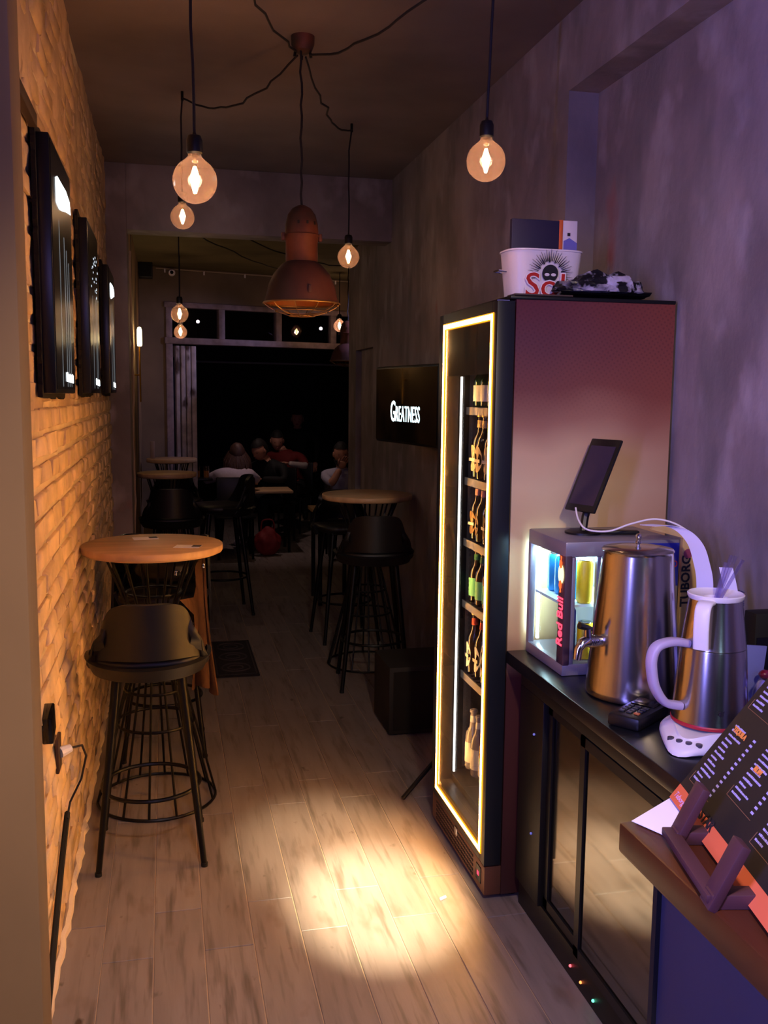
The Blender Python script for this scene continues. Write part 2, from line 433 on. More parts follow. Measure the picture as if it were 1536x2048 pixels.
# door jamb and folded door leaves
dr = struct(thing('door_1', 'x', 'x'))
for k in ('label', 'category'): del dr[k]
mb = MB(); sfbox(mb, (-.01, -.02, 0), (.055, .12, 2.11), .005); mb.build('jamb', frame_m, dr)
leaf_m = M('painted_door_leaf', 'b3a7b0', .5, noise=(10, .35), bump=(30, .3, .004))
overlay(leaf_m, '4a3634', 8, (1, 1, .5), .6, .68)
for i, (x, wd) in enumerate(((.085, .035), (.135, .04), (.185, .04), (.235, .045))):
    mb = MB(); sfbox(mb, (x, -.01, .03), (x + wd, .06, 2.09), .005); sfbox(mb, (x, .54, .03), (x + wd, .62, 2.09), .005)
    sfbox(mb, (x, .06, .03), (x + wd, .54, .18)); sfbox(mb, (x, .06, 1.99), (x + wd, .54, 2.09))
    lf = mb.build('door_leaf', leaf_m, dr)
    mb = MB(); sfbox(mb, (x + wd * .4, .06, .18), (x + wd * .6, .54, 1.99)); mb.build('pane', nightglass, lf, smooth=False)

# terrace outside
mb = MB(); mb.b2((-2, 13.2, 0), (5, 13.3, 3.2)); struct(mb.build('wall_terrace', M('night_dark', '0b0b10', .9), smooth=False))
t = thing('awning_frame', 'thin grey awning rail crossing the dark opening of the storefront', 'awning', (1, 11.4, 0))
MB().tube([(-1.2, 0, 2.02), (1.6, 0, 2.0)], .012).build('rail', M('dim_grey', '6c6c78', .5), t)
for x in (-.9, 1.5): MB().tube([(x, 0, 0), (x, 0, 2.2)], .014).build('post', M('dim_grey'), t)

# ---------------------------------------------------------------- menu screens on the left wall
scr_m = M('screen_glass', '0a0c12', .30, spec=.12)
glow_w = emis('screen_white', (.85, .95, 1), 7)
glow_s = emis('screen_reflection', (.7, .75, .8), .35)  # faint glow that paints light strip reflections onto the displays
def screen(y0, label, kind):
    t = thing('menu_screen', label, 'screen', (XL, y0, 1.645), group='black menu screens on the painted brick wall')
    W, Hh, D = .56, .685, .046
    MB().b2((.0, 0, 0), (D, W, Hh), .004).build('housing', M('screen_case', '101218', .3), t)
    MB().b2((D, .012, .012), (D + .0015, W - .012, Hh - .012)).build('display', scr_m, t)
    # ragged foam backing board
    mb = MB(); n = 40; pts = []
    for k in range(n): pts.append((0.001, -.012 - random.uniform(0, .016), -.01 + k * (Hh + .03) / n))
    for k in range(12): pts.append((0.001, -.01 + k * (W + .02) / 12, Hh + .012 + random.uniform(0, .02)))
    for k in range(n): pts.append((0.001, W + .008 + random.uniform(0, .014), Hh + .02 - k * (Hh + .03) / n))
    for k in range(12): pts.append((0.001, W - k * W / 12, -.008 - random.uniform(0, .012)))
    mb.poly(pts, (.012, 0, 0)); mb.build('backing_board', M('black_foam', '120d0b', .9), t, smooth=False)
    X = D + .0022
    def P(pts, m, name): MB().poly([(X, a, b) for a, b in pts], (.0006, 0, 0)).build(name, m, t, smooth=False)
    if kind in (0, 2):
        P([(.12, .595), (.16, .606), (.25, .608), (.40, .612), (.51, .60), (.535, .565), (.50, .562), (.40, .55), (.28, .532), (.20, .522), (.12, .528)], glow_w, 'lit_emblem')
        for i, y in enumerate((.17, .30, .36, .42)): MB().b2((X, y, .02), (X + .0004, y + .006, .49 - i * .03)).build('painted_reflection', glow_s, t)
    else:
        mb = MB()
        for k in range(26): 
            a, b = .12 + random.random() * .38, .40 + random.random() * .2
            mb.b2((X, a, b), (X + .0005, a + random.uniform(.008, .03), b + random.uniform(.003, .010)))
        mb.build('lit_splash', emis('splash_w', (.8, .9, 1), 1.2), t)['kind'] = 'stuff'
        for i, y in enumerate((.17, .34, .40)): MB().b2((X, y, .02), (X + .0004, y + .006, .40)).build('painted_reflection', glow_s, t)
    # small lit logo block near the bottom
    P([(.27, .036), (.48, .032), (.48, .056), (.44, .060), (.40, .055), (.37, .060), (.33, .054), (.30, .064), (.27, .062)], glow_w, 'lit_logo')
    return t
screen(2.74, 'nearest black menu screen with a bright white curved emblem, beside the left pillar', 0)
screen(4.0, 'middle black menu screen showing a faint white splash', 1)
screen(5.41, 'farthest black menu screen with a white emblem, next to the column', 2)
t = MB().b2((0, 0, 0), (.022, .55, .035), .003).build('cable_trunking', M('dark_wood_strip', '3a2a20', .6), loc=(XL, 2.16, 2.33))
tag(t, 'dark strip fixed on the wall above and before the nearest screen', 'trunking')

# outlet, plug and cable
t = thing('wall_socket', 'dark wall socket with white plug low on the brick wall', 'socket', (XL, 2.86, .585))
MB().box((.007, 0, 0), (.010, .075, .105), .003).build('socket_plate', M('dark_plate', '3a2418', .6), t)
MB().tube([(.012, 0, 0), (.040, .02, .005)], [.017, .012], 10).build('plug', white_p, t)
MB().tube([(.04, .02, .005), (.07, .05, .0), (.075, .12, -.06), (.055, .16, -.15), (.02, .15, -.22), (.015, .1, -.25)], .0035, 6).build('cord', cord_m, t)
t = MB().tube([(XL + .012, 3.00, .335), (XL + .012, 2.8, .26), (XL + .012, 2.62, .17), (XL + .012, 2.42, .07), (XL + .012, 2.3, .02)], .009, 6).build('cable_conduit', rub)
tag(t, 'thick black cable running down along the foot of the brick wall', 'cable')
t = MB().box((XL + .014, 2.60, .765), (.028, .08, .08), .004, Matrix.Rotation(.25, 3, 'X')).build('switch_box', blackgloss)
tag(t, 'black switch box on the brick wall at the pillar edge, above the socket', 'switch box')

# ---------------------------------------------------------------- hanging lamps
filament = emis('filament', (1, .6, .28), 90)
filament2 = emis('filament_glare', (1, .55, .26), 26)
globe_m = pane('amber_globe', (1, .93, .82), .02, .0, .055, (1, .62, .48))
bulbs = []
def bulb(loc, label, cordpts, power, D=.118):
    t = thing('pendant_bulb', label, 'lamp', loc, group='bare globe bulbs on cords')
    r = D / 2
    a0 = math.asin(.17 / .5 * .6)
    prof = [(0, -r)] + [(r * sin(k * pi / 16), -r * cos(k * pi / 16)) for k in range(1, 14)] + [(.019, r * 1.02), (.0165, r * 1.25)]
    MB().lathe(prof, seg=32, cap=False).build('glass_globe', globe_m, t, ang=80)
    mb = MB()
    for k in range(8):
        a = 2 * pi * k / 8
        mb.tube([(.003 * cos(a), .003 * sin(a), r * .62), (.013 * cos(a), .013 * sin(a), .004), (.003 * cos(a), .003 * sin(a), -r * .55)], .0011, 5)
    mb.build('filament', filament, t)
    MB().lathe([(0, -r * .55), (.010, -r * .2), (.0135, 0.004), (.010, r * .3), (0, r * .66)], seg=12).build('glare_core', filament2, t)  # glowing solid added to imitate the glare around the filament
    MB().lathe([(.004, r * .6), (.006, r * .95), (.012, r * 1.2)], seg=10, cap=False).build('glass_stem', pane('stem', (1, .9, .8), .05), t)
    MB().lathe([(.0172, r * 1.15), (.021, r * 1.22), (.0215, r * 1.75), (.017, r * 1.95), (.006, r * 2.0), (.004, r * 2.15), (0, r * 2.15)], seg=20, cap=False).build('lamp_holder', blackplastic, t)
    MB().tube([Vector(p) - Vector(loc) for p in cordpts], .0042 if D > .1 else .003, 6).build('cord', cord_m, t)
    L = bpy.data.lights.new('bulb_light', 'POINT'); L.energy = power; L.color = (1, .66, .46); L.shadow_soft_size = .02
    lo = bpy.data.objects.new('bulb_light', L); C.objects.link(lo); lo.parent = t
    return t
def wob(a, b, n, s, amp=.006):
    random.seed(s); a, b = Vector(a), Vector(b)
    return [a.lerp(b, k / n) + (Vector((random.uniform(-amp, amp), random.uniform(-amp, amp), 0)) if 0 < k < n else Vector()) for k in range(n + 1)]
def up(p, d=.13): return (p[0], p[1], p[2] + d)
BA, BD, BB, BC_, BE, BF, BG = (.086, 2.67, 2.212), (.951, 2.823, 2.351), (.093, 4.75, 2.48), (.956, 5.07, 2.374), (.103, 6.75, 2.185), (.133, 8.4, 2.166), (1.633, 9.1, 2.303)
can = (.555, 3.95, 3.06)
bulb(BA, 'large globe bulb hanging nearest the screens, drawn biggest', wob((.075, 2.71, ZC), up(BA, .12), 8, 1, .002) , 2.2)
bulb(BD, 'globe bulb hanging over the drinks cooler by the right wall', wob((.96, 2.80, ZC), up(BD, .12), 8, 2, .002), 2.2)
hB, hC = (.10, 4.78, 3.03), (.975, 5.1, 3.03)
bulb(BB, 'globe bulb partly hidden under the largest one', [hB] + wob((.093, 4.75, 3.0), up(BB, .12), 6, 3, .002)[1:], .7, .113)
bulb(BC_, 'globe bulb hanging right of the rusty factory lamp', [hC] + wob((.956, 5.07, 3.0), up(BC_, .12), 6, 4, .002)[1:], .8, .115)
tBE = bulb(BE, 'small globe bulb before the transom window, upper of two in line', wob((.103, 6.75, 2.8), up(BE, .12), 4, 5, .001), .7, .118)
bulb(BF, 'small globe bulb before the transom window, lower of two in line', wob((.133, 8.4, 2.8), up(BF, .12), 4, 6, .001), 1.6, .112)
bulb(BG, 'small globe bulb at the right end of the transom window', wob((1.633, 9.1, 2.8), up(BG, .12), 4, 7, .001), 4.0, .112)
for n, (x, y, z) in enumerate(((.42, 12.6, 2.56), (1.98, 12.4, 2.5))):  # added glowing balls on poles stand in for bulb reflections in the transom
    o = thing('bulb_reflection', 'x', 'lamp', (x, y, 0)); MB().sph((0, 0, z), .022).build('lamp_glow', emis('reflection_glow%d' % n, (1, .8, .7), 5), o); MB().tube([(0, 0, 0), (0, 0, z - .02)], .012).build('pole', blackmetal, o); tag(o, ('tiny glow standing for a bulb reflection in the left transom pane', 'tiny glow standing for a bulb reflection in the third transom pane')[n], 'lamp')

def sag(a, b, n, d, s, amp=.012):
    random.seed(s); a, b = Vector(a), Vector(b); out = []
    for k in range(n + 1):
        u = k / n; p = a.lerp(b, u); p.z -= d * 4 * u * (1 - u)
        if 0 < k < n: p += Vector((random.uniform(-amp, amp), random.uniform(-amp, amp), random.uniform(-amp, amp) * .4))
        out.append(p)
    return out
t = canopy = thing('ceiling_canopy', 'rusty round ceiling canopy from which cords spread out', 'canopy', can)
rust = M('rusty_metal', '6b3a2a', .6, metal=.3, noise=(9, .5), bump=(30, .3, .003))
overlay(rust, '33302e', 5, (1, 1, 1), .45, .6)
MB().lathe([(.047, 0), (.046, -.03), (.036, -.055), (.018, -.066), (0, -.068)], seg=28).build('canopy_cup', rust, t)
for p in ((.03, 0, -.06), (-.03, 0, -.06), (.0, .03, -.06)): MB().tube([p, (p[0] * 1.1, p[1] * 1.1, -.078)], .006, 8).build('cord_grip', blackplastic, t)
cb = Vector(can) + Vector((0, 0, -.07))
def cable(a, b, d, s, label, n=16, r=.0045):
    o = MB().tube([p - Vector(can) for p in sag(a, b, n, d, s)], r, 6).build('cord', cord_m, canopy)
cable(cb + Vector((-.02, .01, 0)), hB, .11, 11, 'cord sagging from the canopy to the hook at the left')
cable(cb + Vector((.015, .02, 0)), hC, .09, 12, 'cord sagging from the canopy to the hook at the right')
cable(cb + Vector((-.03, -.01, .01)), (.075, 2.75, 3.04), .06, 13, 'cord running from the canopy to the top left')
cable(cb + Vector((.03, -.01, 0)), (.96, 2.84, 3.04), .10, 14, 'cord running from the canopy to the top right')
for p, l in ((hB, 'left'), (hC, 'right')):
    o = MB().tube([(p[0], p[1], ZC), (p[0], p[1], p[2] - .012)], .007, 8).build('ceiling_hook', blackmetal); tag(o, 'small ceiling hook holding the %s hanging cord' % l, 'hook')
# factory lamp
def factory_lamp(loc, R, Hh, label, cord_to, s):
    t = thing('factory_lamp', label, 'lamp', loc, group='rusty factory lamps')
    k = R / .15; hz = Hh / .37
    P = lambda L: [(a * k, b * hz) for a, b in L]
    red = M('faded_red_enamel', '502e2a', .55, noise=(7, .35), bump=(25, .2, .002), stretch=(1, 1, .6))
    overlay(red, '342422', 4, (1, 1, .4), .5, .66)
    sh = MB().lathe(P([(.150, 0), (.149, .006), (.141, .03), (.132, .07), (.112, .112), (.082, .145), (.063, .158)]), seg=48, cap=False).build('shade', red, t)
    MB().lathe(P([(.147, .003), (.138, .03), (.128, .07), (.108, .11), (.07, .14), (0, .15)]), seg=48, cap=False).build('shade_lining', M('orange_lining', '8a4a18', .5), sh)
    MB().lathe(P([(.062, .155), (.0635, .165), (.0635, .235), (.066, .24), (.0665, .255), (.063, .26)]), seg=36, cap=False).build('neck', rust, t)
    MB().lathe(P([(.070, .250), (.071, .258), (.066, .262), (.066, .270), (.064, .30), (.055, .335), (.038, .358), (.016, .370), (0, .372)]), seg=36, cap=False).build('cap', rust, t)
    mb = MB()
    for a in (-1.9, -1.35, -.8):
        mb.box((.0645 * k * cos(a), .0645 * k * sin(a), .30 * hz), (.008, .004, .012), rot=Matrix.Rotation(a + pi / 2, 3, 'Z'))
    mb.build('vent_slot', rub, t)
    for a in (pi, 0): MB().box((.074 * k * cos(a), .0, .252 * hz), (.014, .02, .03), .003).build('latch', rust, t)
    mb = MB(); mb.ring((0, 0, .0), .152 * k, .004 * k, 40, 5); mb.ring((0, 0, -.03 * hz), .105 * k, .0025 * k, 36, 5); mb.ring((0, 0, -.047 * hz), .05 * k, .0022 * k, 24, 5)
    for i in range(10):
        a = 2 * pi * i / 10
        mb.tube([(k * r * cos(a), k * r * sin(a), z * hz) for r, z in ((.152, 0), (.135, -.015), (.105, -.03), (.05, -.047), (.0, -.05))], .0018 * k, 4)
    mb.build('wire_guard', M('old_brass', '9a7a58', .45, metal=.8), t)
    MB().box((.012, -.143 * k, .045 * hz), (.012, .004, .03), .002).build('number_plate', M('dark_stencil', '40262a', .7), t)
    MB().tube([Vector(p) - Vector(loc) for p in wob((loc[0], loc[1], loc[2] + .372 * hz), cord_to, 14, s, .004)], .0045, 6).build('cord', cord_m, t)
    return t
factory_lamp((.53, 3.80, 2.005), .148, .375, 'large rusty red factory lamp hanging from the ceiling canopy', (can[0] - .01, can[1] - .02, can[2] - .06), 21)
tFL = factory_lamp((1.62, 8.6, 1.955), .16, .36, 'small far factory lamp half hidden behind the right wall', (1.62, 8.6, 2.8), 22)

MB().tube([p - Vector((1.62, 8.6, 1.955)) for p in sag((.36, 6.7, 2.79), (1.62, 8.55, 2.79), 16, .07, 15)], .005, 6).build('cord', cord_m, tFL)
MB().tube([p - Vector(BE) for p in sag((.103, 6.75, 2.79), (1.1, 9.0, 2.79), 14, .04, 16)], .005, 6).build('cord', cord_m, tBE)
# far-room fittings
t = thing('loudspeaker', 'small black loudspeaker high in the far left corner', 'speaker', (-.155, 8.95, 2.665))
MB().box((0, 0, .09), (.12, .12, .18), .008).build('cabinet', blackplastic, t)
MB().box((0, -.063, .09), (.10, .006, .16), .003).build('grille', M('speaker_cloth', '0a0a0a', .9), t)
t = thing('security_camera', 'white round dome camera under the far ceiling', 'camera', (.075, 9.14, 2.745))
MB().lathe([(.032, 0), (.032, .02), (.026, .03), (0, .03)], seg=24).xf(Matrix.Rotation(pi / 2, 4, 'X')).build('housing', white_p, t)
MB().sph((0, -.03, 0), .016).build('lens', blackgloss, t)
mb = MB(); mb.tube([SF(-.1, -.06, 2.78), SF(2.4, -.06, 2.78)], .006)
t = thing('curtain_rail', 'thin pale curtain rail above the transom window', 'rail', (0, 0, 0))
mb.build('rail', M('pale_rail', 'a89684', .4), t)
for x in (-.02, .35, .75, 1.2, 1.7): 
    mb = MB(); mb.tube([SF(x, -.06, 2.78), SF(x, -.06, 2.745)], .008, 6); mb.build('rail_hook', white_p, t)
t = thing('wall_sconce', 'slim brass wall light with a glowing tube on the far left wall', 'lamp', (-.222, 7.4, 1.58))
MB().tube([(.04, 0, 0), (.04, 0, .42)], .006, 8).build('stem', M('brass', 'd8a83c', .25, metal=1), t)
MB().tube([(.0, 0, .2), (.04, 0, .2)], .005, 8).build('bracket', M('brass'), t)
MB().lathe([(0, .41), (.016, .415), (.018, .43), (.018, .53), (.012, .55), (0, .555)], (.04, 0, 0), 16).build('glowing_tube', emis('sconce_glow', (1, .8, .42), 10), t)
L = bpy.data.lights.new('sconce_light', 'POINT'); L.energy = 1.6; L.color = (1, .72, .36); L.shadow_soft_size = .03
lo = bpy.data.objects.new('sconce_light', L); C.objects.link(lo); lo.parent = t; lo.location = (.09, 0, .46)

# ---------------------------------------------------------------- bar tables
def make_table(loc, label, r=.275):
    t = thing('bar_table', label, 'table', loc, group='round bar tables with wire cage bases')
    MB().lathe([(0, 1.022), (r - .012, 1.022), (r - .003, 1.026), (r, 1.034), (r, 1.052), (r - .003, 1.055), (0, 1.055)], seg=64, cap=False).build('tabletop', tabletop_m, t, ang=50)
    MB().lathe([(0, 1.015), (.19, 1.015), (.19, 1.0215), (0, 1.0215)], seg=32).build('mounting_plate', blackmetal, t)
    zw, rw = .70, .062
    for k in range(14):
        a = 2 * pi * k / 14 + .1
        MB().tube([(.235 * cos(a), .235 * sin(a), .008), (rw * cos(a), rw * sin(a), zw), (.185 * cos(a), .185 * sin(a), 1.018)], .0052, 6).build('rod', blackmetal, t)
    for z, R in ((.008, .235), (.33, .154), (.47, .119), (zw, rw), (.86, .108)):
        MB().ring((0, 0, z), R, .0062, 40, 6).build('ring', blackmetal, t)
    return t
T1 = make_table((-.06, 3.84, 0), 'nearest round wooden bar table, against the left brick wall with two cards on top')
def seat_stool(loc, rz, label, scale=1., first=[None]):
    if first[0]:
        return dup(first[0], loc, rz, label, 'dark upholstered bar stools', scale)
    t = thing('bar_stool', label, 'stool', loc, rz, 'dark upholstered bar stools'); t.scale = (scale,) * 3
    # seat pad (front is -Y local, backrest towards +Y)
    def seat(u, v):
        a = 2 * pi * u; n = .75
        c, s_ = cos(a), sin(a)
        x = .195 * math.copysign(abs(c) ** n, c); y = .185 * math.copysign(abs(s_) ** n, s_)
        prof = [(0, .70), (.8, .700), (1.0, .715), (1.02, .735), (.97, .752), (.6, .756), (0, .752)]
        i = v * 6; k = min(int(i), 5); f = i - k
        q = prof[k][0] * (1 - f) + prof[k + 1][0] * f; z = prof[k][1] * (1 - f) + prof[k + 1][1] * f
        return (x * q, y * q, z)
    MB().grid(seat, 36, 7, True).build('seat', darkfab, t, ang=80)
    # wrap-around backrest, open slot above the seat
    def back(u, v):
        q = 2 * u - 1; a = radians(86 * q * (1 - .24 * v))
        zlo = .757 - .047 * abs(q) ** 3; ztop = .948 - .185 * abs(q) ** 5
        rr = .212 - .022 * v - .010 * abs(q)
        return (sin(a) * rr, cos(a) * rr + .006 + .022 * v, zlo + (ztop - zlo) * v)
    MB().grid(back, 30, 10).solid(.028).build('backrest', darkfab, t, ang=80)
    # lower shell joining backrest to seat
    def shell(u, v):
        a = radians(-100 + 200 * u); z = .69 + .045 * v + .012 * v * abs(2 * u - 1) ** 2
        rr = .18 + .025 * v
        return (sin(a) * rr, cos(a) * rr + .012, z)
    MB().grid(shell, 28, 4).solid(.016).build('seat_shell', darkfab, t, ang=80)
    for sx in (-1, 1):
        for sy in (-1, 1):
            MB().tube([(.105 * sx, .10 * sy, .705), (.178 * sx, .178 * sy, .012)], [.0165, .0105], 12).build('leg', blackmetal, t)
            MB().lathe([(.012, 0), (.012, .014)], (.179 * sx, .179 * sy, 0), 12).build('foot_cap', rub, t)
    MB().ring((0, 0, .25), .172, .0075, 48, 8).build('footrest', blackmetal, t)
    MB().box((0, 0, .697), (.24, .24, .012), .003).build('seat_plate', blackmetal, t)
    first[0] = t
    return t
seat_stool((-.073, 3.40, 0), pi, 'nearest dark bar stool with its back to the camera, before the left table')
seat_stool((-.03, 4.42, 0), 0, 'dark bar stool behind the nearest left table, with clothes hung over it')
T2 = dup(T1, (0, 7.32, 0), label='second round bar table along the left wall, pale top', scale=(.8, .8, 1))
T3 = dup(T1, (.045, 8.6, 0), label='third round bar table at the far left, by the folded doors', scale=(.8, .8, 1.02))
TR = dup(T1, (1.185, 5.62, 0), label='round bar table against the right wall beyond the cooler')
seat_stool((.03, 6.85, 0), pi, 'dark bar stool with its back to the camera before the second left table', 1.05)
seat_stool((.40, 7.20, 0), -pi / 2 + .1, 'dark bar stool standing sideways right of the second left table', 1.10)
seat_stool((1.14, 5.22, 0), pi - .12, 'dark bar stool with its back to the camera at the right wall table', 1.05)
seat_stool((1.17, 6.28, 0), .1, 'dark bar stool behind the right wall table', 1.05)
seat_stool((.06, 7.95, 0), .0, 'dark bar stool between the second and third left tables', 1.05)
# coat and bag
coat_m = M('tan_coat', '5c3d24', .9, noise=(8, .3), bump=(14, .5, .02))
def cloth(name, m, fn, nu, nv, label, cat, th=.01):
    o = MB().grid(fn, nu, nv).solid(th).build(name, m, ang=80); return tag(o, label, cat)
def coatf(u, v):
    z = .93 - v * .60; wd = .020 + .034 * v
    x = .135 + .018 * v + (u - .5) * 2 * wd + .008 * sin(u * 9 + v * 4)
    return (x, 4.24 + .022 * sin(u * 11) * (.4 + v) - .03 * v, z + .02 * sin(u * 5) * v)
cloth('tan_coat', coat_m, coatf, 16, 18, 'tan coat hanging down the right side of the stool behind the nearest table', 'coat')
jk = M('black_leather', '0c0b0d', .3, bump=(18, .5, .01))
def jackf(u, v):
    a = radians(-80 + 160 * u); z = .97 - v * .42; rr = .222 + .02 * v + .012 * sin(u * 23) * v
    return (sin(a) * rr - .03, cos(a) * rr + 4.44 , z + .02 * sin(u * 8))
cloth('black_jacket', jk, jackf, 30, 12, 'black leather jacket over the stool behind the nearest table', 'jacket', .012)
t = thing('black_bag', 'black bag with small silver buckles lying on the stool behind the nearest table', 'bag', (.0, 4.33, .80))
MB().sph((.0, 0, .06), .12, 20, 12, (1.25, .75, .55)).build('bag_body', jk, t)
for x in (.03, .055, .15): MB().box((x, -.1, .06 if x < .1 else .09), (.012, .006, .02), .002).build('buckle', chrome, t)
# cards on the table
for (x, y, a, lab) in ((-.09, 3.98, .15, 'printed card near the far edge of the nearest table'), (.075, 3.74, -.25, 'printed card near the right edge of the nearest table')):
    t = thing('table_card', lab, 'card', (x, y, 1.0556), a, 'printed cards on the nearest table')
    MB().box((0, 0, .0006), (.10, .07, .0012)).build('card', paper_m, t)
    MB().box((.032, .012, .0014), (.034, .04, .0004)).build('dark_print', M('navy_print', '23253a', .6), t)
# floor mat
t = thing('floor_mat', 'dark patterned floor mat lying beyond the near stool', 'mat', (.385, 5.86, 0))
MB().box((0, 0, .007), (.26, .80, .012), .004).build('mat_base', M('mat_fibre', '1f1b20', .95, noise=(40, .3), bump=(80, .5, .005)), t)
mb = MB()
for yy in (-.24, 0, .24):
    mb.ring((0, yy, .0135), .085, .006, 24, 4); mb.ring((0, yy, .0135), .045, .005, 20, 4)
mb.build('oval_pattern', M('mat_pattern', '3a3438', .9), t)
mb = MB()
for a, b in (((-.118, -.388, .013), (.118, -.38, .0145)), ((-.118, .38, .013), (.118, .388, .0145)), ((-.118, -.388, .013), (-.11, .388, .0145)), ((.11, -.388, .013), (.118, .388, .0145))): mb.b2(a, b)
mb.build('mat_border', M('mat_pattern'), t)
# floor-standing black subwoofer box by the right wall
t = thing('speaker_box', 'low black box standing on the floor between right table and cooler', 'box', (1.25, 4.5, 0))
MB().box((0, 0, .178), (.44, .34, .335), .006).build('cabinet', M('dark_brown_box', '17110f', .7), t)
MB().box((0, -.1725, .178), (.40, .006, .29), .002).build('front_cloth', M('box_cloth', '0d0a0a', .95), t)
for sx in (-.18, .18):
    for sy in (-.13, .13): MB().lathe([(.015, 0), (.015, .012)], (sx, sy, 0), 10).build('foot', rub, t)
# slim floor stand beside the cooler
t = thing('tripod_stand', 'black tripod stand whose foot shows left of the cooler base', 'stand', (1.19, 3.68, 0))
MB().tube([(0, 0, .25), (0, 0, .62)], .010, 10).build('pole', blackmetal, t)
for a in (195, 315, 75): MB().tube([(0, 0, .26), (.28 * cos(radians(a)), .28 * sin(radians(a)), .011)], .009, 8).build('leg', blackmetal, t)

# ---------------------------------------------------------------- drinks cooler
FY0, FY1, FX0, FX1, FZ = 2.79, 3.42, .985, 1.585, 1.945
fr = thing('drinks_cooler', 'tall glass door drinks cooler edged with a glowing yellow light strip', 'refrigerator', (FX0, FY0, 0))
B = (FX0, FY0, 0)
def F(mb, name, m, parent=None, **k): return shift(mb.build(name, m, parent or fr, **k), B)
cool_black = M('cooler_black', '15161a', .32, metal=.3)
# printed side panel: maroon top with halftone, fading to sandy beer colours; worktop's shadow painted in below
pm = bpy.data.materials.new('printed_shaded_side'); pm.use_nodes = True; nt = pm.node_tree; bs = nt.nodes['Principled BSDF']; bs.inputs['Roughness'].default_value = .32
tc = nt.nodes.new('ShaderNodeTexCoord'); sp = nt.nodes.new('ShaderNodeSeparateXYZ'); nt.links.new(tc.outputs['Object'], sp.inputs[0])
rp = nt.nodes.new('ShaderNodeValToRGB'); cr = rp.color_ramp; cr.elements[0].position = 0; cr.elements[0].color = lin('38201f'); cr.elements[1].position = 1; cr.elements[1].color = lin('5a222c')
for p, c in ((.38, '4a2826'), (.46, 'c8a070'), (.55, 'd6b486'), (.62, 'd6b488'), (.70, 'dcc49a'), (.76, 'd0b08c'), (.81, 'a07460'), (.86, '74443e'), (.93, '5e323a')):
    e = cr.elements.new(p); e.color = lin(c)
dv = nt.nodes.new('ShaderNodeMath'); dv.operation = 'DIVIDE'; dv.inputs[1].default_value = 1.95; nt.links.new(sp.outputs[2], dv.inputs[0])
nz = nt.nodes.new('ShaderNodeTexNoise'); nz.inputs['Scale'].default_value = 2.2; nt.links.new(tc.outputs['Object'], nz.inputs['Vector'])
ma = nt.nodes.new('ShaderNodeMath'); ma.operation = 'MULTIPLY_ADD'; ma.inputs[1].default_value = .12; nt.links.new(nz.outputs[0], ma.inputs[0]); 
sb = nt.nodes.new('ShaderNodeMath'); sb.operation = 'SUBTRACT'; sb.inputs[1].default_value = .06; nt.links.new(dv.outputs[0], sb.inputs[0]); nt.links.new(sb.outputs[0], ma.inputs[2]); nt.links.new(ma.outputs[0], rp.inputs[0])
rp2 = nt.nodes.new('ShaderNodeMapRange'); rp2.inputs[1].default_value = .18; rp2.inputs[2].default_value = .62; nt.links.new(sp.outputs[0], rp2.inputs[0])
mxr = nt.nodes.new('ShaderNodeMix'); mxr.data_type = 'RGBA'; mxr.inputs[7].default_value = lin('8a4632')
mm = nt.nodes.new('ShaderNodeMath'); mm.operation = 'MULTIPLY'; mm.inputs[1].default_value = .55; nt.links.new(rp2.outputs[0], mm.inputs[0])
nt.links.new(mm.outputs[0], mxr.inputs[0]); nt.links.new(rp.outputs[0], mxr.inputs[6])
vo = nt.nodes.new('ShaderNodeTexVoronoi'); vo.inputs['Scale'].default_value = 75; vo.inputs['Randomness'].default_value = 0
mpv = nt.nodes.new('ShaderNodeMapping'); mpv.inputs['Rotation'].default_value = (0, .6, 0); nt.links.new(tc.outputs['Object'], mpv.inputs[0]); nt.links.new(mpv.outputs[0], vo.inputs['Vector'])
th = nt.nodes.new('ShaderNodeMapRange'); th.inputs[1].default_value = .42; th.inputs[2].default_value = .36; nt.links.new(vo.outputs[0], th.inputs[0])
zz = nt.nodes.new('ShaderNodeMapRange'); zz.inputs[1].default_value = 1.55; zz.inputs[2].default_value = 1.8; zz.inputs[4].default_value = .30; nt.links.new(sp.outputs[2], zz.inputs[0])
mu = nt.nodes.new('ShaderNodeMath'); mu.operation = 'MULTIPLY'; nt.links.new(th.outputs[0], mu.inputs[0]); nt.links.new(zz.outputs[0], mu.inputs[1])
mx2 = nt.nodes.new('ShaderNodeMix'); mx2.data_type = 'RGBA'; mx2.inputs[7].default_value = lin('3c1420'); nt.links.new(mu.outputs[0], mx2.inputs[0]); nt.links.new(mxr.outputs[2], mx2.inputs[6]); nt.links.new(mx2.outputs[2], bs.inputs['Base Color'])

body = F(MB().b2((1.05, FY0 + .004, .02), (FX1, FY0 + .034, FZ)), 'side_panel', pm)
F(MB().b2((1.05, FY1 - .03, .02), (FX1, FY1, FZ)), 'side_panel', cool_black)
F(MB().b2((FX1 - .03, FY0 + .034, .02), (FX1, FY1 - .03, FZ)), 'back_panel', M('cooler_inside', '2a2624', .5))
F(MB().b2((1.05, FY0 + .034, FZ - .09), (FX1 - .03, FY1 - .03, FZ)), 'top_panel', cool_black)
F(MB().b2((1.05, FY0 + .034, .02), (FX1 - .03, FY1 - .03, .21)), 'base_panel', M('cooler_inside'))
F(MB().b2((1.05, FY0 + .034, .02), (1.0, FY0 + .03, FZ)), 'edge_trim', cool_black)
F(MB().b2((1.03, FY0, FZ), (FX1, FY1, FZ + .012), .003), 'top_cover', cool_black)
for x in (1.1, 1.53):
    for y in (FY0 + .05, FY1 - .05): F(MB().lathe([(.02, 0), (.02, .022)], (x, y, 0), 12), 'foot', rub)
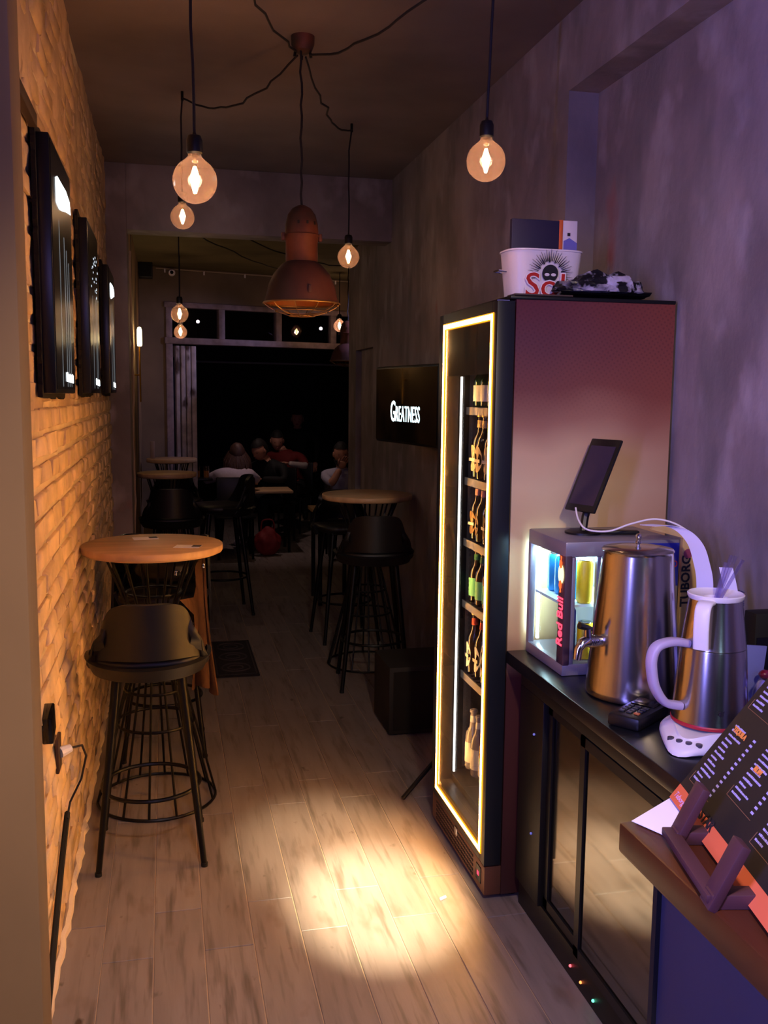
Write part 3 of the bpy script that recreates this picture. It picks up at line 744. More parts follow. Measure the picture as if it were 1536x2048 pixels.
# grille
g = F(MB().b2((.992, FY0 + .005, .02), (1.05, FY1 - .005, .118), .003), 'grille', M('grille_copper', '6a4636', .4, metal=.4))
mb = MB()
for i in range(26):
    for j in range(5):
        y = FY0 + .12 + i * .0175
        if y < FY1 - .03: mb.b2((.9905, y, .033 + j * .016), (.993, y + .011, .041 + j * .016))
F(mb, 'vent_slots', M('slot_dark', '1c1210', .8), g)
F(MB().b2((.989, FY0 + .035, .045), (.993, FY0 + .085, .10), .002), 'control_panel', blackgloss, g)
F(text('5', .018, emis('red_digit', (1, .05, .06), 6), 'red_digit', None, basis((.9885, FY0 + .07, .066), (0, -1, 0), (0, 0, 1))).data and MB().b2((.9884, FY0 + .052, .066), (.9888, FY0 + .068, .080)), 'red_display', emis('red_disp', (1, .04, .08), 3), g)
for o in list(bpy.data.objects):
    if o.name.startswith('red_digit'): bpy.data.objects.remove(o)
F(MB().b2((.988, FY0 + .30, .085), (.9935, FY0 + .33, .115), .002), 'door_lock', chrome, g)
# door
DZ0 = .125
dm = M('door_frame_black', '23262c', .35, metal=.4)
door = F(MB().b2((.988, FY0, DZ0), (1.045, FY0 + .05, FZ - .005), .002).b2((.988, FY1 - .05, DZ0), (1.045, FY1, FZ - .005), .002)
         .b2((.988, FY0 + .05, DZ0), (1.045, FY1 - .05, .174), .0).b2((.988, FY0 + .05, 1.886), (1.045, FY1 - .05, FZ - .005)), 'door', dm)
F(MB().b2((.997, FY0 + .05, .174), (1.045, FY0 + .068, 1.886)).b2((.997, FY1 - .068, .174), (1.045, FY1 - .05, 1.886)).b2((.997, FY0 + .068, .174), (1.045, FY1 - .068, .19)), 'inner_frame', M('door_reveal', '5c5652', .35, metal=.6), door)
glass = pane('cooler_glass', (.93, .93, .93), .05)
F(MB().b2((.9885, FY0 + .05, .174), (.9915, FY1 - .05, 1.886)), 'glass', glass, door, smooth=False)
F(MB().b2((.993, FY0 + .050, 1.72), (.996, FY1 - .05, 1.886)), 'printed_header', M('header_print', '2c1c18', .5), door)
# LED strip: bright strip, its lips glow orange to imitate the halo
y0, y1, z0, z1, wd = FY0 + .034, FY1 - .064, .158, 1.902, .015
led = emis('yellow_led', (1, .42, .085), 120)
lipm = M('led_glow_fringe', 'f0a020', .5, emit=(1, .36, .015), es=1.6)
mb = MB()
for a, b in (((y0, z0), (y0 + wd, z1)), ((y1 - wd, z0), (y1, z1)), ((y0 + wd, z0), (y1 - wd, z0 + wd)), ((y0 + wd, z1 - wd), (y1 - wd, z1))):
    mb.b2((.984, a[0], a[1]), (.987, b[0], b[1]))
F(mb, 'light_strip', led, door, smooth=False)
mb = MB(); e = .004; xo = .9842
for (ya, za, yb, zb) in ((y0 - e, z0 - e, y0, z1 + e), (y1, z0 - e, y1 + e, z1 + e), (y0, z0 - e, y1, z0), (y0, z1, y1, z1 + e),
                         (y0 + wd, z0 + wd, y0 + wd + e, z1 - wd), (y1 - wd - e, z0 + wd, y1 - wd, z1 - wd), (y0 + wd + e, z0 + wd, y1 - wd - e, z0 + wd + e), (y0 + wd + e, z1 - wd - e, y1 - wd - e, z1 - wd)):
    mb.b2((xo, ya, za), (.988, yb, zb))
F(mb, 'strip_glow_fringe', lipm, door, smooth=False)
F(MB().b2((.990, FY0 + .010, 1.925), (1.03, FY0 + .02, 1.943)), 'hinge_plate', chrome, door)
# inside rails
F(MB().b2((1.052, FY1 - .075, .22), (1.058, FY1 - .066, 1.72)), 'inner_light_strip', emis('inner_led', (1, .95, .88), 4.5))
mb = MB()
for i in range(90): mb.b2((1.110, FY1 - .036, .24 + i * .0167), (1.118, FY1 - .0315, .248 + i * .0167))
mb.b2((1.10, FY1 - .0315, .22), (1.13, FY1 - .030, 1.78))
F(mb, 'shelf_rail', M('grey_rail', '77706a', .4, metal=.7))
SZ = (1.61, 1.35, 1.12, .885, .61, .235)
shm = M('shelf_grey', '8a8580', .4, metal=.5)
for z in SZ[:5]:
    mb = MB(); mb.b2((1.085, FY0 + .04, z - .028), (1.09, FY1 - .036, z))
    for k in range(14): mb.b2((1.09, FY0 + .045 + k * .041, z - .008), (1.50, FY0 + .05 + k * .041, z - .003))
    for x in (1.2, 1.35, 1.5): mb.b2((x, FY0 + .04, z - .012), (x + .006, FY1 - .036, z - .007))
    F(mb, 'shelf', shm, smooth=False)

# bottles in the cooler
bg = M('bottle_brown', '1e0f08', .08, coat=.6); gg = M('bottle_green', '0d3518', .08, coat=.6); cg = M('bottle_clear', '8c8a86', .1, coat=.5)
gold = M('gold_cap', 'd8b25a', .3, metal=1)
def make_bottle(name, label, gm, r, h, lab, neck, cap, wrap):
    t = thing(name, label, 'bottle', (0, 0, 0))
    P = [(0, .004), (r * .9, 0), (r, .008), (r, h * .52), (r * .93, h * .60), (r * .55, h * .70), (r * .42, h * .78), (r * .38, h * .95), (r * .45, h * .955), (r * .45, h * .97)]
    MB().lathe(P, seg=20, cap=False).build('glass', gm, t, ang=50)
    MB().lathe([(r * .49, h * .955), (r * .5, h * .985), (r * .42, h), (0, h)], seg=16, cap=False).build('cap', cap, t)
    if neck: MB().lathe([(r * .435, h * .79), (r * .405, h * .90)], seg=16, cap=False).build('neck_label', neck, t)
    if wrap == 'oval':
        mb = MB(); n = 24; ct = mb.bm.verts.new((-r * 1.03, 0, h * .30)); ring = []
        for k in range(n):
            a = 2 * pi * k / n; yy = r * .72 * cos(a); zz_ = h * .30 + h * .19 * sin(a) * (1.15 if sin(a) > 0 else 1)
            ring.append(mb.bm.verts.new((-math.sqrt(max(0, (r * 1.025) ** 2 - yy * yy)), yy, zz_)))
        for k in range(n): mb.bm.faces.new((ct, ring[k], ring[(k + 1) % n]))
        mb.build('label_patch', lab, t)
        MB().box((-r * 1.035, 0, h * .29), (.0015, r * 1.3, h * .05)).build('label_band', M('cream_band', 'e6dcc0', .6), t)
    elif wrap: MB().lathe([(r * 1.012, h * .12), (r * 1.012, h * .46)], seg=20, cap=False).build('label_wrap', lab, t)
    return t
kinds = [
    ('beer_bottle', 'green', gg, .030, .20, M('white_label', 'dfe6d8', .6), M('green_neck', '2f7a45', .5), gold, 'wrap'),
    ('beer_bottle', 'brown with cream label', bg, .034, .235, M('cream_label', 'cdb98f', .6), M('cream_neck', 'bfa56c', .5), gold, 'oval'),
    ('beer_bottle', 'brown with gold oval label', bg, .030, .21, M('gold_label', '8a6a30', .5), M('pink_neck', 'c08a80', .5), gold, 'oval'),
    ('beer_bottle', 'brown with mint label', bg, .030, .20, M('mint_label', '78d69c', .6), M('green_neck'), gold, 'wrap'),
    ('beer_bottle', 'brown with round white label', bg, .030, .235, M('white_label'), M('red_neck', 'b5422e', .5), gold, 'oval'),
    ('drink_bottle', 'clear with white label', cg, .031, .23, M('white_label'), M('white_label'), M('grey_cap', '8a8688', .4), 'wrap')]
names = ['top', 'second', 'third', 'fourth', 'fifth', 'bottom']
for si, z in enumerate(SZ):
    proto = None
    nm, dsc, gm, r, h, lab, neck, cap, wrp = kinds[si]
    db = dsc.split(' with '); db = db[0] + ' bottle' + (' with ' + db[1] if len(db) > 1 else '')
    ordn = ['nearest', 'second', 'third', 'fourth', 'fifth', 'sixth', 'farthest']
    grp = 'bottles on the %s cooler shelf' % names[si]
    n = 7
    if si == 0: h = .17
    for row in range(2):
        for k in range(n):
            y = FY0 + .085 + k * (FY1 - FY0 - .17) / (n - 1); x = 1.125 + row * .085
            x += random.uniform(-.004, .004)
            gl = '%s, %s%s, %s row, %s cooler shelf' % (db, ordn[k], '' if k in (0, 6) else ' from near side', ('front', 'back')[row], names[si])
            if proto is None:
                proto = make_bottle(nm, gl, gm, r, h, lab, neck, cap, wrp); proto['group'] = grp; proto.location = (x, y, z + .001)
            else: 
                b_ = dup(proto, (x, y, z + .001), random.uniform(-.35, .35), gl, grp)
t = thing('white_tag', 'white price tag hanging in front of the third cooler shelf', 'tag', (1.082, 2.93, 1.17))
MB().poly([(0, -.03, .12), (0, .005, .12), (0, .03, .03), (0, .005, 0), (0, -.03, .02)], (-.0012, 0, 0)).build('tag', paper_m, t, smooth=False)

# ---------------------------------------------------------------- on top of the cooler
TZ = FZ + .013
t = thing('metal_bucket', 'white metal ice bucket with black sun and red letters on the drinks cooler', 'bucket', (1.197, 2.975, TZ), .02)
def bucketf(a, b, z):
    out = []
    for k in range(40):
        g_ = 2 * pi * k / 40; c_, s_ = cos(g_), sin(g_)
        out.append((a * math.copysign(abs(c_) ** .45, c_), b * math.copysign(abs(s_) ** .6, s_), z))
    return out
bk = M('bucket_white', 'e2d6dc', .35)
def bgrid(levels):
    mb = MB(); rings = [[mb.bm.verts.new(p) for p in bucketf(*l)] for l in levels]
    for a, b in zip(rings, rings[1:]):
        for k in range(40): mb.bm.faces.new((a[k], a[(k + 1) % 40], b[(k + 1) % 40], b[k]))
    mb.bm.faces.new(rings[-1]); return mb
bgrid([(.127, .076, .158), (.130, .079, .158), (.130, .079, .153), (.127, .076, .152), (.112, .065, .0), (.109, .062, .003), (.122, .072, .15), (.11, .065, .02)]).build('bucket_body', bk, t, ang=45)
MB().tube([(-.125, -.02, .09), (-.15, -.02, .093), (-.152, .02, .093), (-.125, .02, .09)], .003, 6).build('side_handle', chrome, t)
inkb = M('print_black', '15121c', .5); inkr = M('print_red', 'b8201c', .5)
mtx = basis((0, -.0785, .078), (1, 0, 0), (0, -.09, 1))
def bk_part(mb, name, m): mb.xf(mtx); return mb.build(name, m, t, smooth=False)
mb = MB()
for k in range(31):
    a = radians(-12 + 204 * k / 30)
    r0, r1 = (.042, .070 + .008 * (k % 2)) if k % 4 else (.038, .072)
    wv = .0013 if k % 4 else .0022
    p = Vector((cos(a), sin(a), 0)); q = Vector((-sin(a), cos(a), 0))
    mb.poly([p * r0 - q * wv, p * r1 - q * .0004, p * r1 + q * .0004, p * r0 + q * wv], (0, 0, .0012))
bk_part(mb, 'sun_rays', inkb)
mb = MB(); mb.poly([(.027 * cos(2 * pi * k / 28), .004 + .027 * sin(2 * pi * k / 28), 0) for k in range(28)], (0, 0, .0012)); bk_part(mb, 'sun_face', inkb)
mb = MB()
for sx in (-1, 1):
    mb.poly([(sx * .011 + .0085 * cos(2 * pi * k / 16), .0 + .0048 * sin(2 * pi * k / 16), .0013) for k in range(16)], (0, 0, .0006))
bk_part(mb, 'sun_eyes', bk)
o = text('Sol', .105, M('print_white', 'f0e6ee', .5), 'letter_outline', t, mtx @ Matrix.Translation((-.085, -.068, .0014)), .0006, .004, sx=1.1)
o = text('Sol', .105, inkr, 'red_letters', t, mtx @ Matrix.Translation((-.085, -.068, .0026)), .0006, .0005, sx=1.1)
bk_part(MB().b2((-.12, -.068, 0), (-.07, -.064, .0014)), 'print_bar', inkb)
t2 = thing('menu_folder', 'dark blue folder standing in the white bucket', 'folder', (1.178, 2.978, TZ + .006), .02)
MB().box((0, 0, .132), (.172, .02, .243), .002).build('cover', M('navy_card', '241f3c', .5), t2)
t2 = thing('promo_card', 'white card with orange edge standing in the bucket right of the folder', 'card', (1.292, 2.975, TZ + .022), .02)
MB().box((.0, 0, .125), (.055, .008, .23), .001).build('card', M('card_pale', 'd8cbd6', .6), t2)
MB().box((-.030, -.001, .125), (.013, .010, .232), .001).build('orange_edge', M('orange_card', 'c65a2c', .6), t2)
MB().box((-.002, -.0048, .196), (.010, .001, .010)).build('black_square', inkb, t2)
MB().poly([(-.02, -.0046, .09), (.027, -.0046, .09), (.027, -.0046, .17), (0, -.0046, .185), (-.02, -.0046, .175)], (0, -.0008, 0)).build('blue_print', M('blue_print', '6a66b8', .6), t2, smooth=False)
# crumpled bag on a black tray
t = thing('black_tray', 'shallow black tray lying on top of the cooler under the crumpled bag', 'tray', (1.37, 2.93, TZ))
MB().lathe([(0, .004), (.13, .004), (.165, .016), (.172, .028), (.166, .028), (.16, .018), (.12, .010), (0, .010)], seg=4, a0=pi / 4, sx=1.3, sy=.72, cap=False).build('tray', blackgloss, t, ang=30)
MB().b2((-.12, -.062, .010), (.15, .05, .017), .004).build('tray_liner', rub, t)
bagm = M('printed_foil', 'c9c0e0', .3, noise=(13, .9), bump=(25, .5, .01), col2='15131c')
overlay(bagm, '131118', 22, (1, 1, 1), .47, .53)
random.seed(5)
bm_ = bmesh.new(); bmesh.ops.create_icosphere(bm_, subdivisions=4, radius=1)
from mathutils import noise as mn
for v in bm_.verts:
    n_ = mn.noise(v.co * 2.3) * .5 + mn.noise(v.co * 6) * .3
    v.co = Vector((v.co.x * .150 * (1 + n_ * .25), v.co.y * .058 * (1 + n_ * .4), max(-.012, v.co.z * .045 * (1 + n_) * (1.0 + .3 * v.co.x))))
mb = MB(); mb.bm.free(); mb.bm = bm_; o = mb.build('crumpled_bag', bagm, loc=(1.345, 2.855, TZ + .034), ang=25)
tag(o, 'crumpled black and white printed plastic bag on the tray on the cooler', 'bag')
o = MB().box((1.14, 2.83, TZ + .003), (.19, .07, .005), .001).build('flat_card', M('brown_card', '4a3a34', .7)); tag(o, 'flat brown card lying before the bucket on the cooler', 'card')

# ---------------------------------------------------------------- wall television
c0, c1 = Vector((1.215, 5.55, 0)), Vector((1.375, 4.60, 0))
tv = thing('wall_television', 'black television on the right wall showing a glowing white word', 'television', (1.30, 5.07, 1.42))
xd = (c1 - c0).normalized(); W = .86; Hh = .435
TM = basis(c0 + Vector((0, 0, 1.38)) - Vector((1.30, 5.07, 1.42)), xd, (0, 0, 1))   # x along screen, y up, z = normal towards room?
zn = Vector((TM[0][2], TM[1][2], TM[2][2]))
sgn = 1 if zn.x < 0 else -1
MB().box((W / 2, Hh / 2, -sgn * .02), (W, Hh, .035), .012).xf(TM).build('housing', blackplastic, tv)
MB().box((W / 2, Hh / 2, -sgn * .001), (W - .03, Hh - .03, .004)).xf(TM).build('screen', M('tv_glass', '07070a', .06, coat=1), tv)
MB().box((W / 2, Hh / 2, -sgn * .06), (.2, .2, .05), .004).xf(TM).build('wall_bracket', blackmetal, tv)
twm = emis('tv_word', (.62, .93, 1), 5)
u1 = Matrix.Translation((.235, .125, sgn * .002))
if sgn < 0: u1 = u1 @ Matrix.Diagonal((1, 1, 1, 1))
text('G', .165, twm, 'glowing_letter', tv, TM @ u1, .0008, .001, sx=.62)
text('REATNESS', .125, twm, 'glowing_letters', tv, TM @ Matrix.Translation((.308, .125, sgn * .002)), .0008, -.0005, sx=.545, space=1.08)
MB().tube([(.1, .05, .1), (.25, .02, .1)], .02, 8).build('wall_arm', blackmetal, tv)

# ---------------------------------------------------------------- back counter with glass door cooler
CZ = .85
ct = thing('worktop', 'black worktop over the glass door undercounter cooler', 'countertop', (1.04, 1.2, CZ))
MB().b2((0, 0, -.04), (.555, 1.578, 0), .004).build('top', M('black_stone', '101216', .28, noise=(30, .2)), ct)
uc = thing('undercounter_cooler', 'black undercounter cooler with two sliding glass doors', 'refrigerator', (1.09, 1.22, 0))
ub = M('cooler_dark', '090808', .5)
def U(mb, name, m, parent=None, **k): return mb.build(name, m, parent or uc, **k)
U(MB().b2((.03, 0, .07), (.5, .02, .80)), 'side_wall', ub); U(MB().b2((.03, 1.53, .07), (.5, 1.55, .80)), 'side_wall', ub)
U(MB().b2((.48, .02, .07), (.5, 1.53, .80)), 'back_wall', ub); U(MB().b2((.03, .02, .07), (.48, 1.53, .10)), 'bottom_wall', ub)
U(MB().b2((.0, 0, .74), (.5, 1.55, .808), .003), 'top_rail', ub)
k_ = U(MB().b2((.012, 0, .0), (.5, 1.55, .09), .003), 'kick_plate', ub)
U(MB().b2((0, 0, .09), (.03, .02, .74)), 'post', ub); U(MB().b2((0, 1.36, .09), (.035, 1.55, .74), .003), 'post', ub)
dglass = pane('mirror_glass', (.13, .12, .11), .34, .06, 0)
for i, (a, b, x) in enumerate(((.02, .42, .026), (.38, 1.10, .010), (1.06, 1.36, .026))):
    fm = MB()
    for q in (((a, .095), (a + .030, .735)), ((b - .030, .095), (b, .735)), ((a, .095), (b, .125)), ((a, .705), (b, .735))):
        fm.b2((x - .008, q[0][0], q[0][1]), (x + .008, q[1][0], q[1][1]))
    d_ = U(fm, 'sliding_door', blackplastic, smooth=False)
    d_.name = 'sliding_door'
    MB().b2((x - .002, a + .03, .125), (x + .002, b - .03, .705)).build('glass', dglass, d_, smooth=False)
for (y, z, c) in ((1.13, .028, (1, .08, .1)), (1.06, .022, (1, .2, .05)), (.98, .02, (.1, .9, .5))):
    U(MB().sph((.010, y, z + .01), .0042), 'indicator_light', emis('ind%d' % int(y * 100), c, 4), k_)
mb = MB()
for (y, z) in ((1.42, .62), (1.42, .30), (.72, .62)): U(MB().sph((-.003, y, z), .004), 'screw', M('blue_dot_glow', '8a90d0', .3, emit='6a78ff', es=.25))  # screw heads given a faint blue glow of their own

# mini fridge
mf = thing('mini_fridge', 'silver countertop mini fridge with lit glass and red lettering', 'refrigerator', (1.10, 2.48, CZ))
sv = M('silver_plastic', '8f8c9a', .35, metal=.4)
MX, MY, MZ = .357, .285, .392
MB().b2((0, 0, 0), (MX, MY, .035), .004).build('base', sv, mf); MB().b2((0, 0, MZ - .045), (MX, MY, MZ), .005).build('top', sv, mf)
MB().b2((.13, 0, .035), (MX, .02, MZ - .045), .002).build('side_panel', sv, mf); MB().b2((.13, MY - .012, .035), (MX, MY, MZ - .045)).build('side_panel', sv, mf)
MB().b2((MX - .02, .02, .035), (MX, MY - .012, MZ - .045)).build('back_panel', sv, mf)
MB().b2((.0, -.001, .03), (.022, .045, MZ - .04), .004).build('corner_post', M('dark_red_post', '4a3440', .4), mf)
MB().b2((.0, MY - .02, .03), (.02, MY, MZ - .04), .003).build('front_post', sv, mf)
MB().b2((.100, 0.0, .035), (.13, .02, MZ - .045), .002).build('window_post', sv, mf)
MB().b2((.022, .0, .035), (.034, .012, MZ - .045), .002).build('window_post', sv, mf)
mg = pane('fridge_glass', (.97, .99, 1), .03)
MB().b2((.004, .045, .035), (.007, MY - .02, MZ - .045)).build('front_glass', mg, mf, smooth=False)
MB().b2((.034, .004, .035), (.100, .007, MZ - .045)).build('side_glass', mg, mf, smooth=False)
cy = emis('cyan_led', (.55, .9, 1), 40)
MB().b2((.028, MY - .022, .045), (.034, MY - .014, MZ - .055)).build('light_strip', cy, mf)
MB().b2((.03, .05, MZ - .052), (.25, MY - .03, MZ - .046)).build('light_panel', emis('cyan_led2', (.6, .92, 1), 26), mf)
MB().b2((.118, .022, .05), (.124, .027, MZ - .055)).build('light_strip', emis('lime_led', (.75, 1, .55), 26), mf)
MB().b2((.02, .03, .195), (MX - .03, MY - .02, .203)).build('shelf', M('white_shelf', 'cfe0ea', .3), mf)
MB().b2((.12, .03, .036), (.13, MY - .02, .19)).build('inner_wall', M('inner_grey', '8f9aa8', .4), mf)
rl = emis('red_letters_glow', (1, .05, .10), 2.6)
text('Red Bull', .054, rl, 'red_lettering', mf, basis((-.0015, .006, .085), (0, 0, 1), (0, 1, 0)) @ Matrix.Diagonal((1, 1, 1, 1)), .0006, .0009, sx=.80)
# two gold bulls before a sun
mb = MB(); mb.poly([(-.002, .022 + .019 * cos(2 * pi * k / 20), .296 + .028 * sin(2 * pi * k / 20)) for k in range(20)], (-.001, 0, 0)); mb.build('gold_sun', emis('gold_sun', (1, .85, .35), 2.4), mf, smooth=False)
mb = MB()
for s_ in (-1, 1):
    z_ = .296 + s_ * .030
    mb.poly([(-.0035, .014, z_ - .010), (-.0035, .024, z_ - .014), (-.0035, .032, z_ - .004), (-.0035, .029, z_ + .009), (-.0035, .020, z_ + .013), (-.0035, .012, z_ + .005)], (-.001, 0, 0))
    mb.poly([(-.0035, .017, z_ + s_ * .010), (-.0035, .022, z_ + s_ * .010), (-.0035, .026, z_ + s_ * .024), (-.0035, .015, z_ + s_ * .022)], (-.001, 0, 0))
mb.build('bull_shapes', emis('bull_red', (.9, .12, .03), 1.6), mf, smooth=False)
MB().b2((MX - .12, -.0012, .255), (MX - .002, .0, MZ - .01)).build('blue_decal', M('blue_decal', '202a9a', .4), mf)
text('RED', .03, M('decal_red', 'a02838', .5), 'decal_letters', mf, basis((MX - .06, -.002, .31), (1, 0, 0), (0, 0, 1)), .0004)
def can_(x, y, z, m, label, h=.13, r=.027):
    t = thing('drink_can', label, 'can', (1.10 + x, 2.48 + y, CZ + z))
    MB().lathe([(0, .002), (r * .8, 0), (r, .008), (r, h - .012), (r * .82, h - .002)], seg=20, cap=False).build('body', m, t)
    MB().lathe([(r * .82, h - .004), (r * .84, h), (r * .7, h - .003), (0, h - .003)], seg=20, cap=False).build('lid', chrome, t); return t
blc = M('blue_can', '1f86c8', .35, metal=.2); dkc = M('deep_blue_can', '2a2a80', .35, metal=.2); yc = M('yellow_can', 'e2c41c', .4)
for k, (x, y) in enumerate(((.075, .12), (.075, .18), (.075, .235))):
    can_(x, y, .204, blc, 'light blue can on the upper shelf of the mini fridge, %s' % ('next to the lit post', 'in the middle', 'nearest the cooler side')[k], .118)
can_(.055, .10, .037, dkc, 'deep blue can on the floor of the mini fridge', .145)
can_(.085, .05, .204, yc, 'tall yellow can behind the side window of the mini fridge, upper shelf', .128, .024)
can_(.092, .05, .037, yc, 'yellow can behind the side window of the mini fridge, lower shelf', .11, .024)

# tablet on stand
TB = (1.235, 2.62, CZ + MZ)
tb = thing('tablet', 'black tablet tilted on a stand above the mini fridge', 'tablet', TB)
wv = Vector((.042, -.118, 0)); upv = Vector((.105, .022, .215)); A = Vector((1.187, 2.70, 1.310)) - Vector(TB)
TMx = basis(A, wv, upv); zt = Vector((TMx[0][2], TMx[1][2], TMx[2][2])); tw, tl = wv.length, upv.length
s_ = 1 if zt.x < 0 or zt.y < 0 else -1
MB().box((tw / 2, tl / 2, -s_ * .005), (tw, tl, .010), .004).xf(TMx).build('case', blackplastic, tb)
MB().box((tw / 2, tl / 2 - .002, s_ * .0006), (tw - .024, tl - .046, .0012)).xf(TMx).build('screen', M('tablet_glass', '3a3140', .12), tb)
MB().lathe([(0, 0), (.055, 0), (.055, .006), (.045, .010), (0, .010)], (-.01, .02, 0), 28).build('stand_base', blackplastic, tb)
MB().box((.07, -.02, .008), (.15, .03, .012), .004, Matrix.Rotation(-.25, 3, 'Z')).build('stand_foot', blackplastic, tb)
MB().tube([(-.01, .02, .005), (.0, .03, .05), (.02, .03, .12)], .012, 8).build('stand_arm', blackplastic, tb)
cab = [(1.205, 2.655, 1.318), (1.20, 2.62, 1.285), (1.21, 2.58, 1.262), (1.26, 2.54, 1.262), (1.32, 2.52, 1.285), (1.39, 2.50, 1.30), (1.45, 2.46, 1.28), (1.50, 2.42, 1.22), (1.52, 2.40, 1.1)]
def smooth_pts(P, n=6):
    P = [Vector(p) for p in P]; out = []
    for i in range(len(P) - 1):
        p0, p1, p2, p3 = P[max(i - 1, 0)], P[i], P[i + 1], P[min(i + 2, len(P) - 1)]
        for k in range(n):
            u = k / n; out.append(.5 * ((2 * p1) + (p2 - p0) * u + (2 * p0 - 5 * p1 + 4 * p2 - p3) * u * u + (3 * p1 - p0 - 3 * p2 + p3) * u ** 3))
    return out + [P[-1]]
o = MB().tube(smooth_pts(cab), .0028, 8).build('charging_cable', white_p); tag(o, 'thin white charging cable looping from the tablet', 'cable')

# urn with tap
ur = thing('drink_urn', 'tall tapered steel drink urn with a tap beside the mini fridge', 'urn', (1.228, 2.30, CZ))
MB().lathe([(0, .004), (.124, .004), (.126, .010), (.1255, .02), (.093, .388), (.093, .394), (.095, .397)], seg=64, cap=False).build('body', steel, ur, ang=40)
MB().lathe([(.095, .396), (.092, .401), (.05, .406), (0, .408)], seg=48, cap=False).build('lid', steel, ur, ang=60)
MB().lathe([(.005, .405), (.005, .412), (.009, .415), (.009, .419), (.005, .422), (.008, .428), (.009, .433), (.006, .439), (0, .441)], (0, 0, 0), 16, cap=False).build('lid_knob', chrome, ur)
for a in (.5, 2.6, 4.7): MB().lathe([(.014, 0), (.012, .006)], (.1 * cos(a), .1 * sin(a), 0), 10).build('foot', rub, ur)
tz = .158
tap = MB().tube([(-.108, -.02, tz), (-.150, -.027, tz)], .015, 14).build('tap', chrome, ur)
MB().lathe([(.024, 0), (.027, .006), (.027, .014), (.020, .022)], seg=20).xf(basis((-.104, -.019, tz), (0, 1, 0), (0, 0, 1))).build('tap_collar', chrome, tap)
mb = MB()
for k in range(4): mb.tube([(-.122 - .006 * k, -.022 - .001 * k, tz), (-.125 - .006 * k, -.0225 - .001 * k, tz)], .0175, 14)
mb.build('tap_rings', chrome, tap)['kind'] = 'stuff'
MB().tube([(-.146, -.026, tz + .002), (-.165, -.03, tz - .002), (-.176, -.032, tz - .018), (-.180, -.033, tz - .045)], [.016, .014, .012, .0115], 12).build('tap_spout', chrome, tap)
MB().tube([(-.148, -.027, tz), (-.150, -.027, tz + .035)], [.012, .009], 10).build('tap_stem', chrome, tap)
MB().tube([(-.138, -.024, tz + .032), (-.176, -.032, tz + .046)], [.007, .009], 8).build('tap_lever', blackplastic, tap)

# electric kettle
kt = thing('tea_maker', 'two tier steel and white electric tea maker with four base buttons', 'kettle', (1.245, 1.95, CZ))
mb = MB(); n = 48; lo_, hi_ = [], []
def bp(k, q, z):
    a = 2 * pi * k / n; r = .112 * q
    x, y = r * cos(a), r * sin(a)
    d = math.atan2(sin(a - radians(215)), cos(a - radians(215)))
    e = math.exp(-(d / .55) ** 2) * .060 * q
    return (x + cos(radians(215)) * e, y + sin(radians(215)) * e, z - .010 * math.exp(-(d / .42) ** 2) * (z > .01))
rings = [[mb.bm.verts.new(bp(k, q, z)) for k in range(n)] for q, z in ((.90, 0), (.98, .004), (1, .012), (.99, .020), (.93, .028), (.76, .036), (.74, .042), (.6, .042))]
for a, b in zip(rings, rings[1:]):
    for k in range(n): mb.bm.faces.new((a[k], a[(k + 1) % n], b[(k + 1) % n], b[k]))
mb.bm.faces.new(rings[0][::-1]); mb.bm.faces.new(rings[-1])
kb = mb.build('power_base', white_p, kt, ang=50)
for i in range(4):
    a = radians(215) + (i - 1.5) * .17
    MB().lathe([(.0078, -.004), (.0074, .0032), (0, .0034)], (.134 * cos(a), .134 * sin(a), .0245), 14).build('button', M('button_grey', '4a4450', .4), kb)
MB().lathe([(.088, .044), (.0895, .050), (.088, .053)], seg=48, cap=False).build('red_ring', M('red_ring', 'b02030', .4), kt)
MB().lathe([(.0875, .052), (.0865, .06), (.0755, .222), (.075, .225), (.073, .226)], seg=64, cap=False).build('lower_kettle', steel, kt)
up_ = MB().lathe([(.073, .226), (.075, .2275), (.0735, .236), (.0605, .335), (.0605, .34)], seg=64, cap=False).build('upper_teapot', steel, kt)
MB().lathe([(.0605, .338), (.063, .342), (.0645, .349), (.062, .351), (.057, .346), (.028, .340), (.026, .325), (0, .324)], seg=48, cap=False).build('white_rim', white_p, up_)
def handle(pts, w1, th_, m, name, par, seg=10, ab=0):
    mb = MB(); pts = smooth_pts(pts, 5); rr = []
    for i, p in enumerate(pts):
        d = (pts[min(i + 1, len(pts) - 1)] - pts[max(i - 1, 0)]).normalized(); sd = Vector((-sin(ab), cos(ab), 0)); nn = d.cross(sd).normalized()
        rr.append([mb.bm.verts.new(p + sd * (w1 / 2) * math.copysign(abs(cos(2 * pi * k / 12)) ** .6, cos(2 * pi * k / 12)) + nn * (th_ / 2) * math.copysign(abs(sin(2 * pi * k / 12)) ** .6, sin(2 * pi * k / 12))) for k in range(12)])
    for a, b in zip(rr, rr[1:]):
        for k in range(12): mb.bm.faces.new((a[k], a[(k + 1) % 12], b[(k + 1) % 12], b[k]))
    mb.bm.faces.new(rr[0][::-1]); mb.bm.faces.new(rr[-1]); return mb.build(name, m, par, ang=60)
hd = radians(187); hx, hy = cos(hd), sin(hd)
handle([(hx * r, hy * r, z) for r, z in ((.074, .236), (.115, .243), (.156, .235), (.170, .208), (.167, .170), (.156, .135), (.128, .100), (.086, .088))], .030, .019, M('handle_lilac', 'b8aacc', .4), 'handle', kt, ab=hd)
hd2 = radians(222); hx2, hy2 = cos(hd2), sin(hd2)
handle([(hx2 * r, hy2 * r, z) for r, z in ((.060, .338), (.084, .337), (.098, .324), (.102, .29), (.100, .26), (.097, .236))], .036, .012, white_p, 'teapot_handle', kt, ab=hd2)
